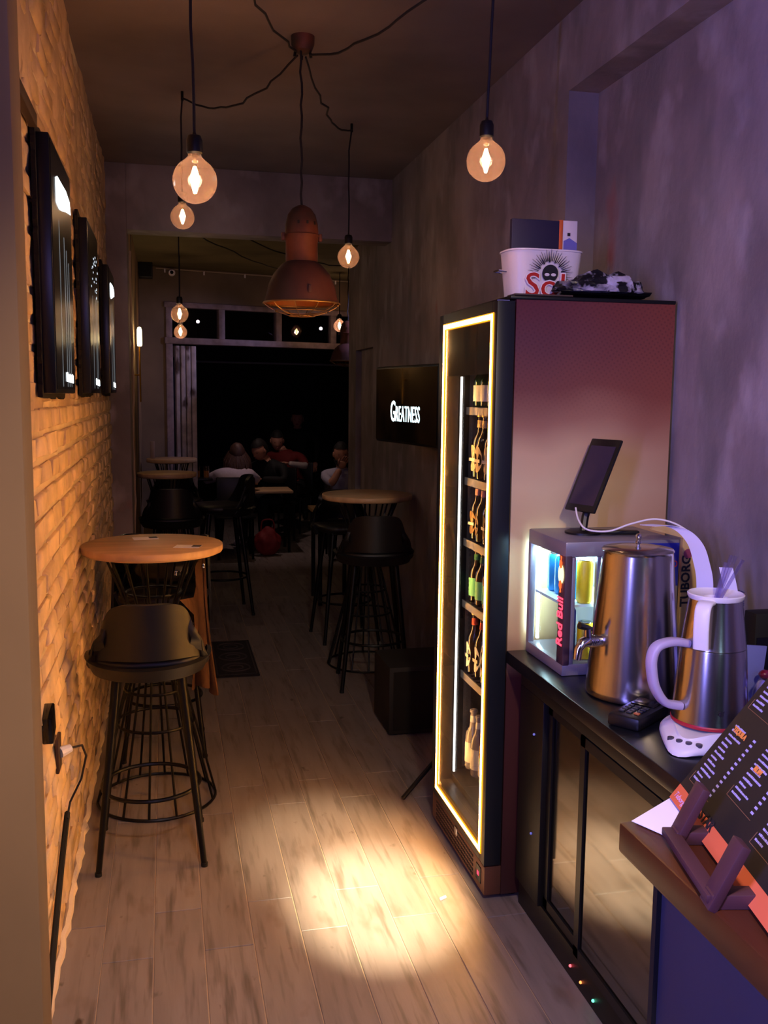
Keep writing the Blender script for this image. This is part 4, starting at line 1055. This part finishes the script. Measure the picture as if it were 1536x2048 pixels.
text('arzum', .022, M('logo_dark', '2a2630', .5), 'dark_logo', kt, basis((-.030, -.0862, .082), (1, .25, 0), (0, 0, 1)), .0005, .0006)
for i, (dx, dy, h_) in enumerate(((.005, .005, .13), (.012, -.004, .12), (-.004, .006, .11), (.008, .01, .125))):
    o = MB().tube([(1.245 + dx * .4, 1.95 + dy * .4, CZ + .326), (1.245 + dx * 2.2 + .03 + .004 * i, 1.95 + dy * 2, CZ + .326 + h_ * .85)], .0042, 8, caps=False).build('drinking_straw', pane('straw%d' % i, (.80, .78, .95), .06, .1, .25, (.8, .75, 1)))
    tag(o, 'clear plastic straw in the open teapot, %s' % ('leftmost', 'second from left', 'third from left', 'rightmost')[i], 'straw', 'clear straws standing in the teapot')

# card reader
cr_ = thing('card_reader', 'black card reader lying on the worktop between urn and tea maker', 'card reader', (1.140, 2.095, CZ), radians(-54))
MB().box((0, 0, .016), (.085, .17, .032), .008).build('case', blackplastic, cr_)
MB().box((0, .045, .0335), (.062, .055, .003), .001).build('screen', blackgloss, cr_)
for i in range(3):
    for j in range(4): MB().box((-.02 + i * .02, .0 - j * .017, .034), (.014, .010, .004), .001).build('key', M(('key_grey', 'key_orange')[(i == 2 and j == 3)], ('2c2c30', 'b06030')[(i == 2 and j == 3)], .5), cr_)

# tuborg card sleeve, ribbons
tu = thing('beer_sleeve', 'cream card sleeve with vertical TUBORG lettering behind the urn', 'packaging', (1.475, 2.465, CZ))
mb = MB(); pts = [(-.018, 0, .0), (.055, 0, .0), (.055, 0, .31)] + [(-.10 + .155 * cos(a), 0, .31 + .13 * sin(a)) for a in [radians(x) for x in range(10, 100, 10)]] + [(-.12, 0, .425), (-.018, 0, .398)]
mb.poly(pts, (0, .012, 0)); mb.build('sleeve', M('cream_card', 'c9a874', .6), tu, smooth=False)
text('TUBORG', .038, M('dark_green_ink', '161a2c', .5), 'lettering', tu, basis((.008, -.002, .195), (0, 0, 1), (-1, 0, 0)), .0006, .001, sx=1.0)
mb = MB(); mb.poly([(.000 + .014 * cos(2 * pi * k / 18), -.0018, .352 + .014 * sin(2 * pi * k / 18)) for k in range(18)], (0, -.001, 0)); mb.build('round_mark', M('mark_red', '8a3a5a', .5), tu, smooth=False)
MB().b2((.052, -.001, 0), (.058, .013, .31)).build('dark_edge', M('edge_dark', '2a2018', .6), tu)
def ribbon(name, P, wdt, m, label, cat, ax):
    P = smooth_pts(P, 6); ax = Vector(ax); mb = MB()
    a = [mb.bm.verts.new(p - ax * wdt / 2) for p in P]; b = [mb.bm.verts.new(p + ax * wdt / 2) for p in P]
    for k in range(len(P) - 1): mb.bm.faces.new((a[k], a[k + 1], b[k + 1], b[k]))
    mb.solid(.0012); o = mb.build(name, m, None, ang=80); tag(o, label, cat); return o
rb = M('printed_ribbon', 'd9d2ee', .6)
r1 = ribbon('paper_ribbon', [(1.318, 2.42, 1.294), (1.360, 2.40, 1.297), (1.398, 2.37, 1.285), (1.416, 2.33, 1.252), (1.414, 2.29, 1.205), (1.408, 2.26, 1.155), (1.404, 2.25, 1.05), (1.402, 2.25, .95), (1.402, 2.25, .855)], .046, rb, 'white printed paper ribbon arching down behind the tea maker', 'ribbon', (.62, -.78, 0))
r2 = ribbon('script_ribbon', [(1.462, 2.25, 1.20), (1.468, 2.235, 1.15), (1.47, 2.22, 1.10), (1.475, 2.20, .98), (1.475, 2.20, .86)], .036, rb, 'second paper ribbon with dark script right of the arching one', 'ribbon', (.9, -.4, 0))
for z in (1.115, .98):
    mb = MB(); mb.sph((1.405, 2.2485, z), .011, 10, 6, (.8, .8, 1.1)); mb.build('lion_mark', M('mark_red'), r1)
text('Garanti', .028, M('ink_violet', '2c2560', .5), 'script_print', r2, basis((1.484, 2.192, 1.06), (0, 0, 1), (-1, 0, 0)), .0005, shear=.4)

# things right of the tea maker
t = thing('black_box', 'small matt black box behind the tea maker at the right edge', 'box', (1.50, 2.10, CZ))
MB().b2((-.055, -.02, 0), (.055, .03, .262), .003).build('carton', rub, t)
MB().b2((-.05, -.0215, .05), (.05, -.0195, .20)).build('carton_panel', blackgloss, t)
t = thing('candy_bag', 'clear bag of dark red and violet sweets at the right edge of the worktop', 'bag', (1.44, 1.93, CZ))
random.seed(9)
for k in range(26):
    p = (random.uniform(-.06, .09), random.uniform(-.05, .05), .02 + random.uniform(0, .12))
    MB().sph(p, random.uniform(.012, .02), 10, 6, (1, .8, .7), Matrix.Rotation(random.random() * 3, 3, 'Y')).build('sweet', M(('sweet_red', 'sweet_violet', 'sweet_pale')[k % 3], ('7a1030', '3a2470', '9a90d8')[k % 3], .2, coat=.6), t)
bm_ = bmesh.new(); bmesh.ops.create_icosphere(bm_, subdivisions=3, radius=1)
for v in bm_.verts:
    n_ = mn.noise(v.co * 3) * .25; v.co = Vector((v.co.x * .105 + .015, v.co.y * .07, v.co.z * .085 * (1 + n_) + .085)) * 1.0
mb = MB(); mb.bm.free(); mb.bm = bm_; mb.build('plastic_film', pane('film', (.9, .9, .95), .05, .1, .05, (.7, .7, 1)), t, ang=25)
o = MB().box((1.385, 2.02, CZ + .10), (.085, .006, .20), .001, Matrix.Rotation(.1, 3, 'Y')).build('blue_card', M('pale_blue_card', '7f86d8', .6)); tag(o, 'pale blue card standing right behind the tea maker', 'card')

# ---------------------------------------------------------------- bar in the foreground
bar = thing('bar_counter', 'reddish wooden bar counter with grey front panel at the lower right', 'counter', (.69, 1.2, 0))
bw = M('red_wood', '47210f', .4, noise=(4, .25), stretch=(9, .6, 1), bump=(20, .1, .003))
MB().b2((-.018, -2.1, .952), (.335, .082, 1.0), .005).build('bar_top', bw, bar)
MB().b2((.02, -2.1, 0), (.04, .010, .952)).build('front_panel', M('slate_panel', '302d3c', .6, noise=(3, .1)), bar)
MB().b2((.012, .010, 0), (.045, .022, .952)).build('edge_strip', rub, bar)
MB().b2((.04, -.01, 0), (.33, .010, .952)).build('end_panel', M('slate_panel'), bar)
o = MB().poly([(.690, 1.275, 1.0012), (.800, 1.345, 1.0012), (.83, 1.25, 1.0012), (.722, 1.205, 1.0012)], (0, 0, .0008)).build('paper_sheet', paper_m, smooth=False)
o.data.transform(Matrix.Translation((0, 0, .0006)))
tag(o, 'white paper sheet lying on the bar corner under the menu', 'paper')
# menu stand
st = thing('menu_stand', 'dark wooden menu stand with two pegs on the bar', 'stand', (.72, 1.15, 1.0))
sw = M('stained_wood', '46282c', .5, noise=(6, .2))
mdir = Vector((-.085, -.382, 0)).normalized(); mup = Vector((.577, -.135, .804)).normalized(); pup = Vector((.41, -.10, .91)).normalized()
p1, p2 = Vector((.722, 1.205, 1.0)), Vector((.674, 1.035, 1.0))
for i, p in enumerate((p1, p2)):
    q = p - Vector((.72, 1.15, 1.0)); rt = basis((0, 0, 0), mdir, pup).to_3x3()
    MB().box(q + pup * .046 + Vector((.0, 0, 0)), (.034, .096, .013), .002, rt).build('peg', sw, st)
    MB().box(q + Vector((.062, -.014, .010)), (.13, .026, .020), .002, Matrix.Rotation(-.2, 3, 'Z')).build('foot', sw, st)
MB().box(((p1 + p2) / 2 - Vector((.72, 1.15, 1.0)) + Vector((.0, 0, .012))), ((p1 - p2).length + .02, .012, .022), .002, basis((0, 0, 0), mdir, (0, 0, 1)).to_3x3()).build('crossbar', sw, st)
ms = Vector((.79, 1.345, 1.006)) - Vector((.72, 1.15, 1.0))
MB().box(ms + mdir * .25 + mup * .12 + mdir.cross(mup) * -.010, (.4, .03, .01), .002, basis((0, 0, 0), mdir, mup).to_3x3()).build('back_rest', sw, st)
# menu board
mo = Vector((.792, 1.335, 1.004)); mn_ = thing('drinks_menu', 'large black drinks menu with orange bands leaning on the wooden stand', 'menu', mo)
MM = basis((0, 0, 0), mdir, mup)
zc = Vector((MM[0][2], MM[1][2], MM[2][2])); sg = 1 if zc.z > 0 else -1
MW, MH = .60, .46
def mp_(a, b, z0, z1): return MB().b2((a[0], a[1], min(sg * z0, sg * z1)), (b[0], b[1], max(sg * z0, sg * z1))).xf(MM)
mp_((0, 0), (MW, MH), 0, .004).build('board', M('menu_black', '1a1716', .45), mn_)
om = M('menu_orange', 'd0643a', .5); tx = M('menu_text', 'a59cbc', .6); hl = M('menu_orange_text', 'e08a3c', .5); ln = M('menu_line', '7a5636', .6)
mp_((0, 0), (MW, .028), .004, .0046).build('orange_band', om, mn_, smooth=False)
random.seed(3)
def lines(mb, x0, y0, n, wmin, wmax, gap=.0088, h=.0037, price=None):
    for k in range(n):
        y = y0 + k * gap; x = x0; end = x0 + random.uniform(wmin, wmax)
        while x < end:
            wdh = random.uniform(.002, .007)
            mb.b2((x, y, sg * .0040), (min(x + wdh, end + .004), y + h * random.uniform(.7, 1), sg * .0046)); x += wdh + .0013
        if price: mb.b2((price, y, sg * .0040), (price + .008, y + h, sg * .0046))
mb = MB(); hm = MB(); lm = MB()
cols = ((.012, .10), (.125, .215), (.245, .36), (.385, .50))
for ci, (xa, xb) in enumerate(cols):
    y = .052 + (.0, .03, .01, .02)[ci]
    while y < MH - .05:
        n_ = random.choice((9, 13, 16, 10)); n_ = min(n_, int((MH - .03 - y) / .0088))
        lines(mb, xa + .006, y, n_, .018, .046, price=xb - .012)
        lm.b2((xa, y - .008, sg * .004), (xb, y - .0072, sg * .0046)); lm.b2((xa, y - .008, sg * .004), (xa + .0008, y + .01, sg * .0046))
        y += n_ * .0088 + .004
        hm_y = y; y += .030
mb.xf(MM).build('menu_print', tx, mn_, smooth=False)['kind'] = 'stuff'; lm.xf(MM).build('menu_rules', ln, mn_, smooth=False)['kind'] = 'stuff'
def mtext(s, sz, m, x, y, nm, **k):
    T_ = MM @ Matrix.Translation((x, y, sg * .0052))
    if sg < 0: T_ = T_ @ Matrix.Diagonal((1, 1, 1, 1))
    text(s, sz, m, nm, mn_, T_, .0004, **k)
for s, x, y in (('TEQUILA', .022, .150), ('RUM', .140, .128), ('VODKA', .150, .215), ('GIN', .020, .27)): mtext(s, .0115, hl, x, y, 'heading', offset=.0006)
mtext('STAR', .022, inkb, .105, .018, 'black_lettering', offset=.0008)
mtext('Tuborg', .014, M('pale_pink_ink', 'd8a0b8', .5), .008, .008, 'band_lettering', shear=.3)
mtext('Tuborg', .014, M('pale_pink_ink'), .40, .008, 'band_lettering', shear=.3)

# small crumbs on the floor near the cooler
o = MB().tube([(.855, 2.83, .006), (.875, 2.84, .006)], .005, 8).build('cigarette_butt', white_p); tag(o, 'tiny white scrap on the floor before the cooler', 'scrap')

# ---------------------------------------------------------------- people at the far end
skin_m = M('skin', 'b07d66', .55); hair_d = M('dark_hair', '120d0b', .7)
def human(name, label, loc, rz, J, mats, hair='short', hairm=None, beard=False, headrot=(0, 0, 0), female=False):
    """J joints (local, facing -Y): pelvis, chest, neck, head, elbows/hands, knees/ankles/toes. mats: torso, arm, fore, leg, shoe"""
    t = thing(name, label, 'person', loc, rz)
    V = {k: Vector(v) for k, v in J.items()}
    sh_w = .17 if female else .20
    fwd = (V['neck'] - V['pelvis']).normalized(); side = Vector(J.get('side', (1, 0, 0))).normalized()
    shl = V['neck'] - fwd * .07 + side * sh_w; shr = V['neck'] - fwd * .07 - side * sh_w
    hl_, hr_ = V['pelvis'] + side * .09, V['pelvis'] - side * .09
    nodes = [('pelvis', V['pelvis'], .135), ('waist', V['pelvis'].lerp(V['chest'], .5), .125), ('chest', V['chest'], .155), ('upper', V['neck'] - fwd * .09, .12), ('neck', V['neck'], .055), ('skull', V['neck'].lerp(V['head'], .55), .055),
             ('shl', shl, .066), ('ell', V['ell'], .048), ('wrl', V['wrl'], .033), ('shr', shr, .066), ('elr', V['elr'], .048), ('wrr', V['wrr'], .033),
             ('hil', hl_, .10), ('knl', V['knl'], .068), ('anl', V['anl'], .045), ('tol', V['tol'], .036), ('hir', hr_, .10), ('knr', V['knr'], .068), ('anr', V['anr'], .045), ('tor', V['tor'], .036)]
    idx = {n: i for i, (n, _, _) in enumerate(nodes)}
    E = [('pelvis', 'waist', 0), ('waist', 'chest', 0), ('chest', 'upper', 0), ('upper', 'neck', 0), ('neck', 'skull', 5), ('upper', 'shl', 0), ('shl', 'ell', 1), ('ell', 'wrl', 2), ('upper', 'shr', 0), ('shr', 'elr', 1), ('elr', 'wrr', 2),
         ('pelvis', 'hil', 3), ('hil', 'knl', 3), ('knl', 'anl', 3), ('anl', 'tol', 4), ('pelvis', 'hir', 3), ('hir', 'knr', 3), ('knr', 'anr', 3), ('anr', 'tor', 4)]
    me = bpy.data.meshes.new('sk'); me.from_pydata([n[1] for n in nodes], [(idx[a], idx[b]) for a, b, _ in E], [])
    o = bpy.data.objects.new('sk', me); C.objects.link(o)
    md = o.modifiers.new('s', 'SKIN'); md.use_smooth_shade = True; o.modifiers.new('u', 'SUBSURF').levels = 1
    for i, n in enumerate(nodes):
        sv_ = me.skin_vertices[0].data[i]; r = n[2]; sv_.radius = (r * 1.05, r * .80) if n[0] in ('chest', 'upper', 'waist', 'pelvis') else (r, r); sv_.use_root = (i == 0)
    dg = bpy.context.evaluated_depsgraph_get(); em = bpy.data.meshes.new_from_object(o.evaluated_get(dg)); bpy.data.objects.remove(o)
    mlist = list(mats) + [skin_m]; em.materials.clear()
    for mm_ in mlist: em.materials.append(mm_)
    for p in em.polygons:
        c = p.center; best = (9, 0)
        for a, b, k in E:
            A_, B_ = nodes[idx[a]][1], nodes[idx[b]][1]; ab = B_ - A_; u = max(0, min(1, (c - A_).dot(ab) / max(ab.length_squared, 1e-9)))
            d = (c - (A_ + ab * u)).length - (nodes[idx[a]][2] * (1 - u) + nodes[idx[b]][2] * u)
            if d < best[0]: best = (d, k)
        p.material_index = best[1]; p.use_smooth = True
    # head, ears, hands joined into the body mesh
    mb = MB(); mb.bm.free(); mb.bm = bmesh.new(); mb.bm.from_mesh(em)
    n0 = set(mb.bm.faces)
    HR = Matrix.Rotation(headrot[2], 3, 'Z') @ Matrix.Rotation(headrot[0], 3, 'X') @ Matrix.Rotation(headrot[1], 3, 'Y')
    hv = bmesh.ops.create_uvsphere(mb.bm, u_segments=28, v_segments=20, radius=1)['verts']
    for v in hv:
        x, y, z = v.co
        w_ = 1 - .22 * max(0, -z) ** 1.3
        X, Y, Z = x * .076 * w_, y * .096 * (1 - .10 * max(0, -z)), z * .118
        if y < 0:
            front = max(0, -y)
            Y -= .006 * front * math.exp(-((z + .75) / .22) ** 2)                       # chin
            Y += .007 * math.exp(-((abs(x) - .38) / .17) ** 2 - ((z - .06) / .12) ** 2) * front   # eye sockets
            Y -= .024 * math.exp(-(x / .13) ** 2 - ((z + .18) / .20) ** 2) * front        # nose
            Y -= .005 * math.exp(-((z - .22) / .10) ** 2) * front                         # brow
            Y -= .005 * math.exp(-(x / .3) ** 2 - ((z + .50) / .07) ** 2) * front         # lips
        v.co = V['head'] + HR @ Vector((X, Y, Z))
    for sx in (-1, 1): mb.sph(V['head'] + HR @ Vector((sx * .077, .005, -.005)), .03, 10, 8, (.3, .65, 1), HR)
    for w_, e_ in (('wrl', 'ell'), ('wrr', 'elr')):
        d = (V[w_] - V[e_]).normalized(); up0 = Vector(J.get('palm_' + w_, (0, 0, 1))); up0 = (up0 - d * up0.dot(d)).normalized(); sdv = d.cross(up0)
        pc = V[w_] + d * .045; rt = Matrix((d, sdv, up0)).transposed()
        mb.sph(pc, .045, 12, 8, (1, .9, .36), rt)
        for i in range(4):
            L_ = (.062, .072, .067, .052)[i]; o0 = pc + d * .03 + sdv * (.028 - .0185 * i)
            mb.tube([o0, o0 + d * L_ * .45 - up0 * .004, o0 + d * L_ * .75 - up0 * .018, o0 + d * L_ * .85 - up0 * .034], [.0098, .009, .008, .006], 7)
        th0 = pc - d * .015 + sdv * .034
        mb.tube([th0, th0 + d * .022 + sdv * .020 - up0 * .006, th0 + d * .05 + sdv * .022 - up0 * .016], [.012, .010, .007], 7)
    for f in mb.bm.faces:
        if f not in n0: f.material_index = len(mlist) - 1; f.smooth = True
    bmesh.ops.recalc_face_normals(mb.bm, faces=mb.bm.faces)
    fin = bpy.data.meshes.new('body'); mb.bm.to_mesh(fin); mb.bm.free()
    for mm_ in mlist: fin.materials.append(mm_)
    b_ = bpy.data.objects.new('body', fin); C.objects.link(b_); b_.parent = t
    hp = V['head']
    for sx in (-1, 1): MB().sph(hp + HR @ Vector((sx * .029, -.078, .008)), .0085, 10, 8).build('eye', M('eye_dark', '1c1614', .2), t)
    MB().sph(hp + HR @ Vector((0, -.092, -.056)), .020, 10, 6, (1, .3, .28), HR).build('mouth', M('lips', '8a4a44', .5), t)
    hm_ = hairm or hair_d
    mb = MB(); hv = bmesh.ops.create_uvsphere(mb.bm, u_segments=28, v_segments=18, radius=1)['verts']
    dele = [v for v in hv if (v.co.y < -.15 and v.co.z < .42) or v.co.z < (-.35 if hair == 'short' else -.45)]
    for v in hv:
        n_ = mn.noise(v.co * 5) * .05; v.co = hp + HR @ Vector((v.co.x * .086 * (1 + n_), v.co.y * .106 * (1 + n_) + .004, v.co.z * .130 * (1 + n_) + .004))
    bmesh.ops.delete(mb.bm, geom=dele, context='VERTS'); mb.solid(.008)
    if hair == 'long':
        random.seed(4)
        for k in range(34):
            a = radians(-20 + 220 * k / 33); s0 = hp + HR @ Vector((cos(a) * .082, sin(a) * .09, .03))
            L_ = random.uniform(.18, .25); dv_ = Vector((cos(a) * .05, sin(a) * .05 + .015, -L_))
            mb.tube([s0, s0 + dv_ * .4 + Vector((cos(a) * .03, sin(a) * .02, 0)), s0 + dv_ + Vector((random.uniform(-.02, .02), random.uniform(-.01, .02), 0))], [.011, .013, .005], 6)
    mb.build('hair', hm_, t, ang=80)
    if beard:
        mb = MB(); hv = bmesh.ops.create_uvsphere(mb.bm, u_segments=24, v_segments=16, radius=1)['verts']
        dele = [v for v in hv if v.co.z > -.30 or v.co.y > .25 or (v.co.y < -.88 and v.co.z > -.42)]
        for v in hv: v.co = hp + HR @ Vector((v.co.x * .073, v.co.y * .100 - .004, v.co.z * .124 - .006))
        bmesh.ops.delete(mb.bm, geom=dele, context='VERTS'); mb.solid(.010); mb.build('beard', hm_, t, ang=80)
    return t
def seated(**k):
    d = dict(pelvis=(0, .05, .55), chest=(0, -.02, .83), neck=(0, -.05, 1.03), head=(0, -.09, 1.18), ell=(.27, -.08, .80), wrl=(.16, -.30, .78), elr=(-.27, -.08, .80), wrr=(-.16, -.30, .78),
             knl=(.12, -.42, .52), anl=(.13, -.44, .09), tol=(.14, -.58, .045), knr=(-.12, -.42, .52), anr=(-.13, -.44, .09), tor=(-.14, -.58, .045)); d.update(k); return d
blk = M('black_cloth', '0b0b0d', .8); wht = M('white_blouse', 'b8a9b0', .8, bump=(14, .5, .02)); red = M('red_cloth', '641212', .8, bump=(14, .4, .02)); jn = M('dark_jeans', '12141c', .85); shoe_w = M('pale_shoe', 'a89c96', .6); shoe_d = M('dark_shoe', '141212', .6)
gry = M('grey_shirt', 'a8a4b8', .8, bump=(14, .4, .02))
# woman in white, back to camera (faces +Y), leaning on the table
human('person', 'person with long hair in a white blouse seated with back to the camera', (.66, 9.68, 0), pi,
      seated(pelvis=(.02, .06, .50), chest=(.0, -.06, .70), neck=(-.02, -.17, .88), head=(-.05, -.24, 1.02), ell=(.28, -.22, .76), wrl=(.10, -.46, .78), elr=(-.26, -.22, .76), wrr=(-.14, -.48, .80)), (wht, wht, wht, jn, shoe_w), 'long', M('brown_hair', '4a2f24', .6), headrot=(-.3, 0, 0), female=True)
human('person', 'person in black with short dark hair looking down, seated at the terrace table', (1.16, 10.55, 0), radians(-38),
      seated(pelvis=(0, .06, .50), chest=(0, -.03, .74), neck=(-.02, -.12, .92), head=(-.05, -.21, 1.04), ell=(.24, -.16, .72), wrl=(.06, -.34, .74), elr=(-.24, -.18, .72), wrr=(-.05, -.36, .72)), (blk, blk, blk, jn, shoe_w), headrot=(.45, 0, -.15))
human('person', 'person in a red top with pale cuff, leaning behind the one in black', (1.47, 11.3, 0), radians(-30),
      seated(chest=(-.04, -.02, .78), neck=(-.10, -.06, .98), head=(-.16, -.10, 1.10), ell=(.26, -.22, .82), wrl=(.12, -.42, .86), elr=(-.36, -.10, .82), wrr=(-.22, -.34, .86)), (red, red, shoe_w, blk, shoe_d), headrot=(.3, 0, .5))
human('person', 'person standing in the dark outside, only the face catching light', (1.68, 12.4, 0), radians(-15),
      dict(pelvis=(0, 0, .80), chess=(0, 0, 0), chest=(0, 0, 1.02), neck=(0, -.02, 1.20), head=(0, -.05, 1.33), ell=(.26, .0, .98), wrl=(.24, -.10, .78), elr=(-.26, 0, .98), wrr=(-.24, -.10, .78), knl=(.1, -.02, .44), anl=(.1, .02, .08), tol=(.11, -.12, .04), knr=(-.1, -.02, .44), anr=(-.1, .02, .08), tor=(-.11, -.12, .04)), (blk, blk, blk, blk, shoe_d), headrot=(.1, 0, .1))
human('person', 'bearded person in a light grey shirt with a hand at the mouth, right end', (1.80, 9.75, 0), radians(-8),
      seated(pelvis=(0, .05, .50), chest=(0, 0, .72), neck=(-.02, -.02, .89), head=(-.03, -.05, 1.04), ell=(.26, -.10, .72), wrl=(.14, -.30, .74), elr=(-.13, -.20, .74), wrr=(-.04, -.17, .90), palm_wrr=(0, 1, .2)), (gry, gry, skin_m, jn, shoe_d), headrot=(.12, 0, .1), beard=True)
# terrace furniture and bags
t = thing('terrace_table', 'small square wooden terrace table between the seated people', 'table', (1.05, 10.02, 0))
MB().box((0, 0, .64), (.46, .46, .025), .004).build('tabletop', tabletop_m, t)
for sx in (-.19, .19):
    for sy in (-.19, .19): MB().tube([(sx, sy, 0), (sx, sy, .63)], .014, 8).build('leg', blackmetal, t)
def terrace_chair(loc, rz, label):
    t = thing('terrace_chair', label, 'chair', loc, rz, 'black terrace chairs')
    MB().box((0, 0, .43), (.40, .40, .03), .01).build('seat', blackplastic, t)
    MB().box((0, .19, .66), (.38, .025, .34), .01).build('backrest', blackplastic, t)
    for sx in (-.17, .17):
        for sy in (-.17, .17): MB().tube([(sx, sy, 0), (sx, sy, .43)], .012, 8).build('leg', blackmetal, t)
    return t
terrace_chair((.66, 9.63, 0), pi, 'black terrace chair under the person in white')
terrace_chair((1.16, 10.60, 0), radians(-38), 'black terrace chair under the person in black')
terrace_chair((1.47, 11.35, 0), radians(-30), 'black terrace chair under the person in red')
terrace_chair((1.80, 9.80, 0), radians(-8), 'black terrace chair under the bearded person')
bm_ = bmesh.new(); bmesh.ops.create_icosphere(bm_, subdivisions=4, radius=1)
for v in bm_.verts:
    n_ = mn.noise(v.co * 2.0) * .4 + mn.noise(v.co * 5) * .15; zz_ = max(-.95, v.co.z)
    v.co = Vector((v.co.x * .14 * (1 + n_ * .5) * (1 - .35 * max(0, zz_)), v.co.y * .10 * (1 + n_ * .5) * (1 - .3 * max(0, zz_)), (zz_ + .95) * .155 * (1 + .1 * n_)))
t = thing('red_bag', 'red bag standing on the floor beside the terrace table', 'bag', (1.0, 9.68, .001))
mb = MB(); mb.bm.free(); mb.bm = bm_; mb.build('bag_body', M('red_bag', '7a181e', .7, bump=(10, .5, .02)), t, ang=60)
MB().tube(smooth_pts([(-.07, 0, .26), (-.05, 0, .36), (.05, 0, .36), (.07, 0, .26)]), .008, 6).build('bag_handle', M('red_bag'), t)
t = thing('low_table', 'wooden table corner showing behind the right wall bar table', 'table', (1.42, 7.72 - .28, 0))
MB().box((0, .0, .735), (.50 if False else .34, .44, .03), .003).build('tabletop', tabletop_m, t)
for sx in (-.13, .13):
    for sy in (-.18, .18): MB().b2((sx - .015, sy - .015, 0), (sx + .015, sy + .015, .72)).build('leg', M('black_metal'), t)
t.location = (1.29, 7.45, 0)
def glassware(loc, label, c):
    t = thing('drinking_glass', label, 'glass', loc)
    MB().lathe([(0, .004), (.028, 0), (.032, .12), (.030, .12), (.026, .008)], seg=16, cap=False).build('glass', pane('gl' + label[:5], (.95, .9, .85), .08), t)
    MB().lathe([(0, .006), (.024, .006), (.027, .07), (0, .07)], seg=12, cap=False).build('drink', M('drink' + c, c, .2, emit=c, es=.1), t)  # drink glows faintly by itself to paint the glints in the glass
t = thing('candle_shelf', 'narrow dark ledge left of the people holding two glasses', 'ledge', (.34, 9.75, 0))
MB().box((0, 0, .79), (.22, .18, .02), .003).build('ledge_top', blackplastic, t); MB().tube([(0, 0, 0), (0, 0, .78)], .02, 8).build('post', blackmetal, t)
glassware((.30, 9.75, .801), 'amber lit glass left on the dark ledge', '5a3018'); glassware((.39, 9.75, .801), 'small lit glass right on the dark ledge', '6a3a1c')
t = thing('table_board', 'pale wooden menu paddle standing on the third left table', 'board', (-.12, 8.60, 1.077))
MB().box((0, 0, .075), (.04, .012, .15), .005).build('paddle', M('pale_paddle', '8f7a72', .6), t)
